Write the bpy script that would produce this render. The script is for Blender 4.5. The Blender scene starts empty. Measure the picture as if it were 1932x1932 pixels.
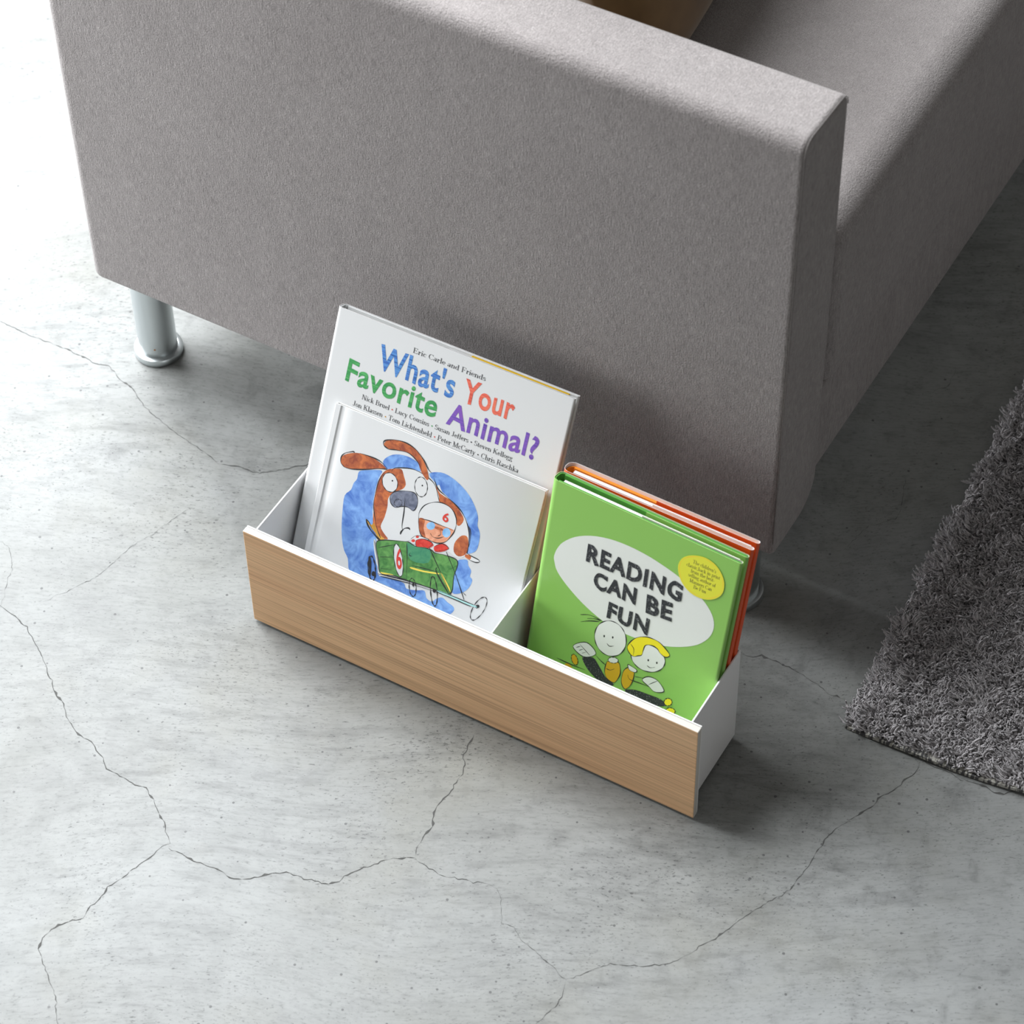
import bpy, bmesh, math, random
import numpy as np
from mathutils import Matrix, Vector
PI = math.pi
random.seed(7); rng = np.random.default_rng(11)
sc = bpy.context.scene
COL = sc.collection

# ---------------------------------------------------------------- camera
cam = bpy.data.cameras.new('camera'); cam_o = bpy.data.objects.new('camera', cam); COL.objects.link(cam_o)
CR = ((0.8664671, 0.4990092, -0.0149866), (0.3676146, -0.6580524, -0.6571351), (-0.3377783, 0.5638767, -0.7536238))
m = Matrix(((CR[0][0], -CR[1][0], -CR[2][0], 1.0439705), (CR[0][1], -CR[1][1], -CR[2][1], -1.2820559),
            (CR[0][2], -CR[1][2], -CR[2][2], 2.0186544), (0, 0, 0, 1)))
cam_o.matrix_world = m
cam.sensor_width = 36; cam.lens = 5381.0/1932*36; cam.clip_start = .05
cam.dof.use_dof = True; cam.dof.focus_distance = 2.53; cam.dof.aperture_fstop = 10
sc.camera = cam_o
# ---------------------------------------------------------------- world, window daylight, exposure
w = bpy.data.worlds.new('world'); sc.world = w; w.use_nodes = True
w.node_tree.nodes['Background'].inputs[0].default_value = (1, .985, .945, 1)
w.node_tree.nodes['Background'].inputs[1].default_value = .215
def area(name, loc, target, sx, sy, power, col):
    l = bpy.data.lights.new(name, 'AREA'); l.shape = 'RECTANGLE'; l.size = sx; l.size_y = sy; l.energy = power; l.color = col
    o = bpy.data.objects.new(name, l); COL.objects.link(o); o.location = loc
    o.rotation_euler = (Vector(target)-Vector(loc)).to_track_quat('-Z', 'Y').to_euler(); return o
area('window_daylight', (-1.35, .6, 2.6), (.1, .2, .3), 2.0, 1.6, 222, (.95, .98, 1))
area('window_daylight_low', (-1.5, .55, .55), (0, .45, .1), 1.7, .9, 58, (.95, .98, 1))
area('window_daylight_front', (-2.4, -1.25, .60), (.1, .2, .28), 2.2, 1.1, 50, (.97, .98, 1))
sc.view_settings.view_transform = 'Standard'; sc.view_settings.look = 'None'
sc.view_settings.exposure = 0; sc.view_settings.gamma = 1; sc.view_settings.use_curve_mapping = False

# ---------------------------------------------------------------- materials
class NT:
    def __init__(s, name):
        s.m = bpy.data.materials.new(name); s.m.use_nodes = True; s.n = s.m.node_tree.nodes; s.l = s.m.node_tree.links
        s.b = s.n['Principled BSDF']
    def N(s, t, **k):
        x = s.n.new(t)
        for a, v in k.items(): setattr(x, a, v)
        return x
    def link(s, a, b): s.l.new(a, b)
    def coord(s, scale=(1, 1, 1), rot=(0, 0, 0), src='Object'):
        c = s.N('ShaderNodeTexCoord'); mp = s.N('ShaderNodeMapping')
        mp.inputs['Scale'].default_value = scale; mp.inputs['Rotation'].default_value = rot
        s.link(c.outputs[src], mp.inputs[0]); return mp.outputs[0]
    def noise(s, vec, scale=1, detail=2, rough=.5, dist=0):
        x = s.N('ShaderNodeTexNoise'); s.link(vec, x.inputs['Vector']); x.inputs['Scale'].default_value = scale
        x.inputs['Detail'].default_value = detail; x.inputs['Roughness'].default_value = rough; x.inputs['Distortion'].default_value = dist
        return x.outputs[0]
    def ramp(s, f, stops):
        x = s.N('ShaderNodeValToRGB'); e = x.color_ramp.elements
        while len(e) < len(stops): e.new(.5)
        for i, (p, c) in enumerate(stops):
            e[i].position = p; e[i].color = (*c, 1) if hasattr(c, '__len__') else (c, c, c, 1)
        s.link(f, x.inputs[0]); return x.outputs[0]
    def mix(s, a, b, f=.5, op='MIX'):
        x = s.N('ShaderNodeMix', data_type='RGBA', blend_type=op)
        for v, i in ((f, 0), (a, 6), (b, 7)):
            if hasattr(v, 'links'): s.link(v, x.inputs[i])
            elif i == 0: x.inputs[0].default_value = v
            else: x.inputs[i].default_value = (*v, 1)
        return x.outputs[2]
    def math(s, a, b, op='MULTIPLY'):
        x = s.N('ShaderNodeMath', operation=op)
        for v, i in ((a, 0), (b, 1)):
            if hasattr(v, 'links'): s.link(v, x.inputs[i])
            else: x.inputs[i].default_value = v
        return x.outputs[0]
    def bump(s, h, strength=.3, dist=.001):
        x = s.N('ShaderNodeBump'); x.inputs['Strength'].default_value = strength; x.inputs['Distance'].default_value = dist
        s.link(h, x.inputs['Height']); s.link(x.outputs[0], s.b.inputs['Normal'])
    def col(s, v):
        if hasattr(v, 'links'): s.link(v, s.b.inputs['Base Color'])
        else: s.b.inputs['Base Color'].default_value = (*v, 1)
    def set(s, **k):
        for a, v in k.items(): s.b.inputs[a.replace('_', ' ')].default_value = v
        return s
def srgb(r, g, b): return tuple((v/255/12.92 if v < 10 else ((v/255+.055)/1.055)**2.4) for v in (r, g, b))
MAT = {}
def plain(name, col, rough=.5, var=.06, scale=60, **k):
    t = NT(name); v = t.coord()
    n = t.noise(v, scale, 3)
    t.col(t.mix(tuple(c*(1-var) for c in col), tuple(min(1, c*(1+var)) for c in col), n))
    t.set(Roughness=rough, **k); MAT[name] = t.m; return t.m

def mat_floor():
    t = NT('polished_concrete'); a = math.radians(-27)
    v = t.coord()
    big = t.noise(v, 2.3, 4, .55, .6)
    warp = t.N('ShaderNodeVectorMath', operation='ADD'); wn = t.N('ShaderNodeTexNoise'); t.link(v, wn.inputs['Vector']); wn.inputs['Scale'].default_value = 2.2; wn.inputs['Detail'].default_value = 1
    wsc = t.N('ShaderNodeVectorMath', operation='SCALE'); t.link(wn.outputs['Color'], wsc.inputs[0]); wsc.inputs['Scale'].default_value = .14
    t.link(v, warp.inputs[0]); t.link(wsc.outputs[0], warp.inputs[1])
    def aniso(sx, sy, ang):
        mp = t.N('ShaderNodeMapping', vector_type='TEXTURE'); mp.inputs['Rotation'].default_value = (0, 0, ang); mp.inputs['Scale'].default_value = (1/sx, 1/sy, 1)
        t.link(warp.outputs[0], mp.inputs[0]); return mp.outputs[0]
    streak = t.noise(aniso(14, 75, math.radians(27)), 1, 6, .68, .4)
    st2 = t.noise(aniso(70, 300, math.radians(24)), 1, 4, .65, .3)
    mott = t.noise(v, 34, 7, .66, .5)
    fine = t.noise(aniso(170, 420, math.radians(27)), 1, 3, .6)
    patch = t.ramp(t.noise(v, 3.1, 3, .5), [(.35, 0.), (.65, 1.)])
    c = t.ramp(big, [(.33, (.185, .189, .178)), (.52, (.213, .219, .215)), (.68, (.24, .248, .247))])
    c = t.mix(c, t.ramp(streak, [(.30, .62), (.5, 1.0), (.7, 1.08)]), t.math(patch, .9), 'MULTIPLY')
    c = t.mix(c, t.ramp(st2, [(.30, .62), (.47, 1.0), (.7, 1.08)]), .5, 'MULTIPLY')
    c = t.mix(c, t.ramp(mott, [(.28, .66), (.46, 1.0), (.7, 1.10)]), .8, 'MULTIPLY')
    c = t.mix(c, t.ramp(fine, [(.30, .55), (.42, 1.0), (.7, 1.05)]), .6, 'MULTIPLY')
    warm = t.ramp(t.noise(v, 5.5, 4, .6), [(.52, 0.), (.72, 1.)])
    c = t.mix(c, (.21, .206, .172), t.math(warm, .35))
    spk = t.noise(aniso(230, 520, math.radians(27)), 1, 3, .62, .3); zone = t.noise(v, 6.5, 4, .6)
    spm = t.ramp(t.math(spk, t.math(zone, .32), 'SUBTRACT'), [(.145, 1.), (.215, 0.)])
    c = t.mix(c, t.mix(c, (.30, .30, .30), 1., 'MULTIPLY'), t.math(spm, .75))
    cloud = t.ramp(t.noise(v, 9, 5, .65, 1.0), [(.30, .80), (.5, 1.0), (.68, 1.07)]); c = t.mix(c, cloud, .8, 'MULTIPLY')
    def pits(scale, mscale, thr, d):
        sp = t.N('ShaderNodeTexVoronoi', voronoi_dimensions='2D'); t.link(v, sp.inputs['Vector']); sp.inputs['Scale'].default_value = scale
        hsh = t.N('ShaderNodeSeparateColor'); t.link(sp.outputs['Color'], hsh.inputs[0])
        big_ = t.ramp(hsh.outputs[0], [(0, 0.), (thr, 0.), (1, 1.)])
        return t.math(sp.outputs['Distance'], t.math(big_, d), 'LESS_THAN')
    pit = pits(170, 0, .80, .15); pit2 = pits(52, 0, .72, .070)
    c = t.mix(c, (.13, .135, .135), t.math(pit, .6)); c = t.mix(c, (.06, .06, .062), t.math(pit2, .8))
    t.col(c)
    t.link(t.ramp(mott, [(.35, .42), (.7, .62)]), t.b.inputs['Roughness']); t.set(Specular_IOR_Level=.35)
    t.bump(t.math(mott, t.math(pit, -1.5, 'ADD')), .12, .0008)
    return t.m
MAT['floor'] = mat_floor()
def mat_fabric():
    t = NT('woven_sofa_fabric')
    a = t.noise(t.coord((1320, 1320, 95)), 1, 3, .62)
    b = t.noise(t.coord((190, 1500, 1500)), 1, 2, .6)
    d = t.noise(t.coord((1500, 190, 1500)), 1, 2, .6)
    g = t.noise(t.coord(), 620, 3, .6)
    big = t.noise(t.coord(), 11, 3, .5); wear = t.noise(t.coord((60, 60, 14)), 1, 3, .6)
    c = t.mix((.276, .253, .249), (.320, .297, .293), big)
    c = t.mix(c, t.ramp(wear, [(.3, .93), (.7, 1.05)]), .8, 'MULTIPLY')
    c = t.mix(c, t.ramp(a, [(.33, .58), (.5, 1.), (.68, 1.42)]), .66, 'MULTIPLY')
    c = t.mix(c, t.ramp(b, [(.33, .68), (.5, 1.), (.68, 1.28)]), .45, 'MULTIPLY')
    c = t.mix(c, t.ramp(d, [(.33, .68), (.5, 1.), (.68, 1.28)]), .45, 'MULTIPLY')
    t.col(c); t.set(Roughness=.9, Specular_IOR_Level=.12, Sheen_Weight=.22, Sheen_Roughness=.4)
    t.bump(t.math(t.math(t.math(a, b), d), g, 'ADD'), .7, .0013); return t.m
MAT['fabric'] = mat_fabric()
def mat_wood():
    t = NT('oak_veneer')
    a = t.noise(t.coord((2.6, 40, 420)), 1, 3, .5, .25)
    b = t.noise(t.coord((7, 60, 1050)), 1, 3, .55, .2)
    d = t.noise(t.coord((1.8, 10, 22)), 1, 3, .5, .5)
    c = t.ramp(d, [(.3, (.62, .37, .20)), (.55, (.67, .425, .235)), (.75, (.69, .45, .255))])
    c = t.mix(c, t.ramp(a, [(.34, .66), (.5, .96), (.66, 1.10)]), .75, 'MULTIPLY')
    c = t.mix(c, t.ramp(b, [(.34, .68), (.5, 1.), (.68, 1.12)]), .6, 'MULTIPLY')
    t.col(c); t.set(Roughness=.5, Specular_IOR_Level=.3); t.bump(t.math(a, b), .15, .0004); return t.m
MAT['wood'] = mat_wood()
plain('ply_edge', (.60, .575, .53), .55, .05)
plain('white_steel', (.86, .86, .865), .38, .01)
plain('rubber', (.03, .03, .03), .7)
t = NT('satin_chrome'); t.col((.62, .66, .67)); t.set(Metallic=1., Roughness=.30); MAT['chrome'] = t.m
plain('crack', (.075, .075, .072), .95, .4, 300)
plain('rust', (.42, .16, .04), .8, .3, 800)
plain('seam_thread', (.17, .155, .15), .9, .3, 900)
t = NT('rug_yarn'); n = t.noise(t.coord(), 260, 2); t.col(t.ramp(n, [(.35, (.42, .40, .41)), (.65, (.60, .575, .59))]))
t.set(Roughness=.8, Sheen_Weight=.25, Specular_IOR_Level=.2); MAT['yarn'] = t.m
t = NT('rug_backing'); n = t.noise(t.coord((420, 150, 100)), 1, 2); t.col(t.ramp(n, [(.45, (.07, .068, .07)), (.55, (.42, .41, .37))])); t.set(Roughness=.95); MAT['backing'] = t.m
t = NT('brown_velvet'); n = t.noise(t.coord(), 14, 4); t.col(t.ramp(n, [(.3, (.13, .066, .018)), (.7, (.25, .14, .045))])); t.set(Roughness=.85, Sheen_Weight=.3); MAT['velvet'] = t.m
# books
plain('white_cover', (.67, .68, .685), .38, .01, 20)
plain('paper_edge', (.80, .79, .74), .7, .08, 400)
plain('cream_pages', (.62, .55, .42), .8, .15, 500)
plain('green_cover', srgb(140, 194, 92), .30, .02, 20, Coat_Weight=.15)
plain('green_edge', srgb(190, 226, 150), .5, .03)
plain('green_board', srgb(86, 160, 62), .5, .08, 40)
plain('orange_cover', srgb(226, 84, 24), .32, .03, 20, Coat_Weight=.15)
plain('orange_board', srgb(238, 140, 30), .5, .06, 40)
plain('white_edge', (.84, .80, .80), .5, .02)
plain('grey_flap', (.62, .60, .56), .6, .02)
plain('yellow_endpaper', srgb(205, 165, 10), .6, .15, 80)
def wash(name, c1, c2, scale=70, dist=1.2):
    t = NT(name); n = t.noise(t.coord(), scale, 4, .6, dist); t.col(t.ramp(n, [(.34, c1), (.66, c2)])); t.set(Roughness=.5); MAT[name] = t.m
def paint(name, cs, rot=0):
    t = NT(name); n = t.noise(t.coord((40, 40, 700), (0, rot, 0)), 1, 3, .6)
    t.col(t.ramp(n, [(.3+.4*i/(len(cs)-1), c) for i, c in enumerate(cs)])); t.set(Roughness=.5); MAT[name] = t.m
plain('ink', (.018, .018, .02), .5, .1); plain('grey_ink', (.075, .078, .085), .5, .1)
t = NT('black'); n = t.noise(t.coord(), 900, 2); t.col(t.ramp(n, [(.6, (.022, .025, .03)), (.72, (.30, .31, .32))])); MAT['black'] = t.m
wash('blue', srgb(70, 112, 190), srgb(132, 176, 232), 55); wash('sky', srgb(110, 165, 215), srgb(160, 200, 235))
plain('paper', (.66, .67, .675), .5, .01)
wash('brown', srgb(140, 66, 44), srgb(200, 112, 62), 120); wash('ochre', srgb(170, 120, 30), srgb(225, 175, 80))
wash('slate', srgb(78, 84, 104), srgb(128, 134, 152), 120); wash('skin', srgb(205, 130, 95), srgb(232, 170, 140))
wash('red', srgb(196, 40, 34), srgb(215, 72, 58), 200); wash('green', srgb(58, 116, 56), srgb(104, 160, 84), 110)
wash('teal', srgb(50, 125, 95), srgb(80, 150, 105)); wash('aqua', srgb(150, 205, 205), srgb(180, 220, 215))
plain('yellow', srgb(238, 214, 90), .5); plain('cream', srgb(228, 232, 226), .5, .01); plain('gold', srgb(214, 170, 24), .5)
plain('lemon', srgb(240, 226, 30), .5); plain('sticker', srgb(226, 226, 62), .4, .02); plain('stickerline', srgb(238, 205, 60), .4)
paint('azure', [srgb(30, 95, 125), srgb(52, 98, 178), srgb(92, 150, 212), srgb(36, 100, 150)])
paint('coral', [srgb(190, 70, 60), srgb(225, 105, 85), srgb(230, 125, 95)]); paint('leaf', [srgb(30, 120, 75), srgb(60, 150, 80), srgb(100, 185, 110)])
paint('violet', [srgb(80, 55, 150), srgb(120, 85, 180), srgb(135, 80, 170)])

# ---------------------------------------------------------------- helpers
def link(name, me, mats, parent=None, smooth=False, sharp=None):
    if not isinstance(mats, (list, tuple)): mats = [mats]
    for k in mats: me.materials.append(MAT[k])
    if smooth:
        me.shade_smooth()
        if sharp: me.set_sharp_from_angle(angle=math.radians(sharp))
    o = bpy.data.objects.new(name, me); COL.objects.link(o)
    if parent: o.parent = parent
    return o
def mesh(vs, fs, mi=None):
    me = bpy.data.meshes.new('m'); me.from_pydata([tuple(v) for v in vs], [], fs)
    if mi is not None: me.polygons.foreach_set('material_index', mi)
    me.update(); return me
def thing(name, label, cat, loc=(0, 0, 0), rot=None, group=None):
    o = bpy.data.objects.new(name, None); COL.objects.link(o); o.empty_display_size = .05; o.location = loc
    if rot is not None: o.rotation_euler = rot
    o['label'] = label; o['category'] = cat
    if group: o['group'] = group
    return o
def box_bm(x0, x1, y0, y1, z0, z1, bev=0, seg=2):
    bm = bmesh.new(); r = bmesh.ops.create_cube(bm, size=1)
    for v in r['verts']: v.co = (x0+(v.co.x+.5)*(x1-x0), y0+(v.co.y+.5)*(y1-y0), z0+(v.co.z+.5)*(z1-z0))
    if bev: bmesh.ops.bevel(bm, geom=list(bm.edges), offset=bev, segments=seg, profile=.5, affect='EDGES')
    return bm
def from_bm(bm):
    bmesh.ops.recalc_face_normals(bm, faces=bm.faces); me = bpy.data.meshes.new('m'); bm.to_mesh(me); bm.free(); return me
def rprofile(a0, a1, b0, b1, radii, inset=0, seg=8):
    """rounded rectangle in (a,b); radii for corners (a0,b0),(a1,b0),(a1,b1),(a0,b1)"""
    pts = []
    for (ca, cb, sa, sb, r, st) in ((a0, b0, 1, 1, radii[0], PI), (a1, b0, -1, 1, radii[1], 1.5*PI), (a1, b1, -1, -1, radii[2], 0), (a0, b1, 1, -1, radii[3], .5*PI)):
        cx, cy = ca+sa*r, cb+sb*r; rr = max(r-inset, .0004); ex = max(inset-r, 0)
        for i in range(seg+1):
            t = st+.5*PI*i/seg; pts.append((cx+sa*ex+rr*math.cos(t), cy+sb*ex+rr*math.sin(t)))
    return pts
def rprism(axis, a, b, c, radii, re0, re1, seg=8, eseg=6, nmid=1, bulge=0):
    """rounded prism along axis ('x' or 'y'); a,b = cross-section ranges, c = length range, re0/re1 end rounding"""
    loops = []
    for i in range(eseg+1):
        t = .5*PI*i/eseg; loops.append((c[0]+re0*(1-math.sin(t)), re0*(1-math.cos(t)))) if re0 else None
    loops = loops[::1]
    L0 = [(c[0]+re0*(1-math.cos(.5*PI*i/eseg)), re0*(1-math.sin(.5*PI*i/eseg))) for i in range(eseg+1)]
    L1 = [(c[1]-re1*(1-math.cos(.5*PI*i/eseg)), re1*(1-math.sin(.5*PI*i/eseg))) for i in range(eseg, -1, -1)]
    Lm = [(c[0]+re0+(c[1]-re1-c[0]-re0)*k/nmid, 0) for k in range(1, nmid)]
    vs, fs = [], []; prev = None
    for (x, ins) in L0+Lm+L1:
        pr = rprofile(a[0], a[1], b[0], b[1], radii, ins, seg); k = len(vs)
        for (p, q) in pr: vs.append((x, p, q) if axis == 'x' else (p, x, q))
        n = len(pr)
        if prev is not None:
            for i in range(n): fs.append((prev+i, prev+(i+1) % n, k+(i+1) % n, k+i))
        prev = k
    n = len(pr); fs.append(tuple(range(n))); fs.append(tuple(range(len(vs)-n, len(vs))))
    bm = bmesh.new(); me = mesh(vs, fs); bm.from_mesh(me); return from_bm(bm)
def lathe(prof, n=40):
    vs, fs = [], []
    for (r, z) in prof:
        for i in range(n): a = 2*PI*i/n; vs.append((r*math.cos(a), r*math.sin(a), z))
    for k in range(len(prof)-1):
        for i in range(n): fs.append((k*n+i, k*n+(i+1) % n, (k+1)*n+(i+1) % n, (k+1)*n+i))
    fs.append(tuple(range(n-1, -1, -1))); fs.append(tuple(range((len(prof)-1)*n, len(prof)*n)))
    return mesh(vs, fs)
def catmull(P, closed=False, k=4):
    P = [np.array(p, float) for p in P]; n = len(P); out = []
    for i in range(n if closed else n-1):
        p1, p2 = P[i], P[(i+1) % n]; p0 = P[(i-1) % n] if closed or i > 0 else p1; p3 = P[(i+2) % n] if closed or i+2 < n else p2
        for j in range(k):
            t = j/k; out.append(.5*((2*p1)+(p2-p0)*t+(2*p0-5*p1+4*p2-p3)*t*t+(3*p1-p0-3*p2+p3)*t**3))
    if not closed: out.append(P[-1])
    return out

# ---------------------------------------------------------------- floor
FX0, FX1, FY0, FY1 = -4., 4., -4., 5.
floor = link('floor', mesh([(FX0, FY0, 0), (FX1, FY0, 0), (FX1, FY1, 0), (FX0, FY1, 0), (FX0, FY0, -.1), (FX1, FY0, -.1), (FX1, FY1, -.1), (FX0, FY1, -.1)],
    [(0, 1, 2, 3), (7, 6, 5, 4), (0, 4, 5, 1), (1, 5, 6, 2), (2, 6, 7, 3), (3, 7, 4, 0)]), 'floor')
floor['kind'] = 'structure'; floor['label'] = 'polished grey concrete floor with hairline cracks'

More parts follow.
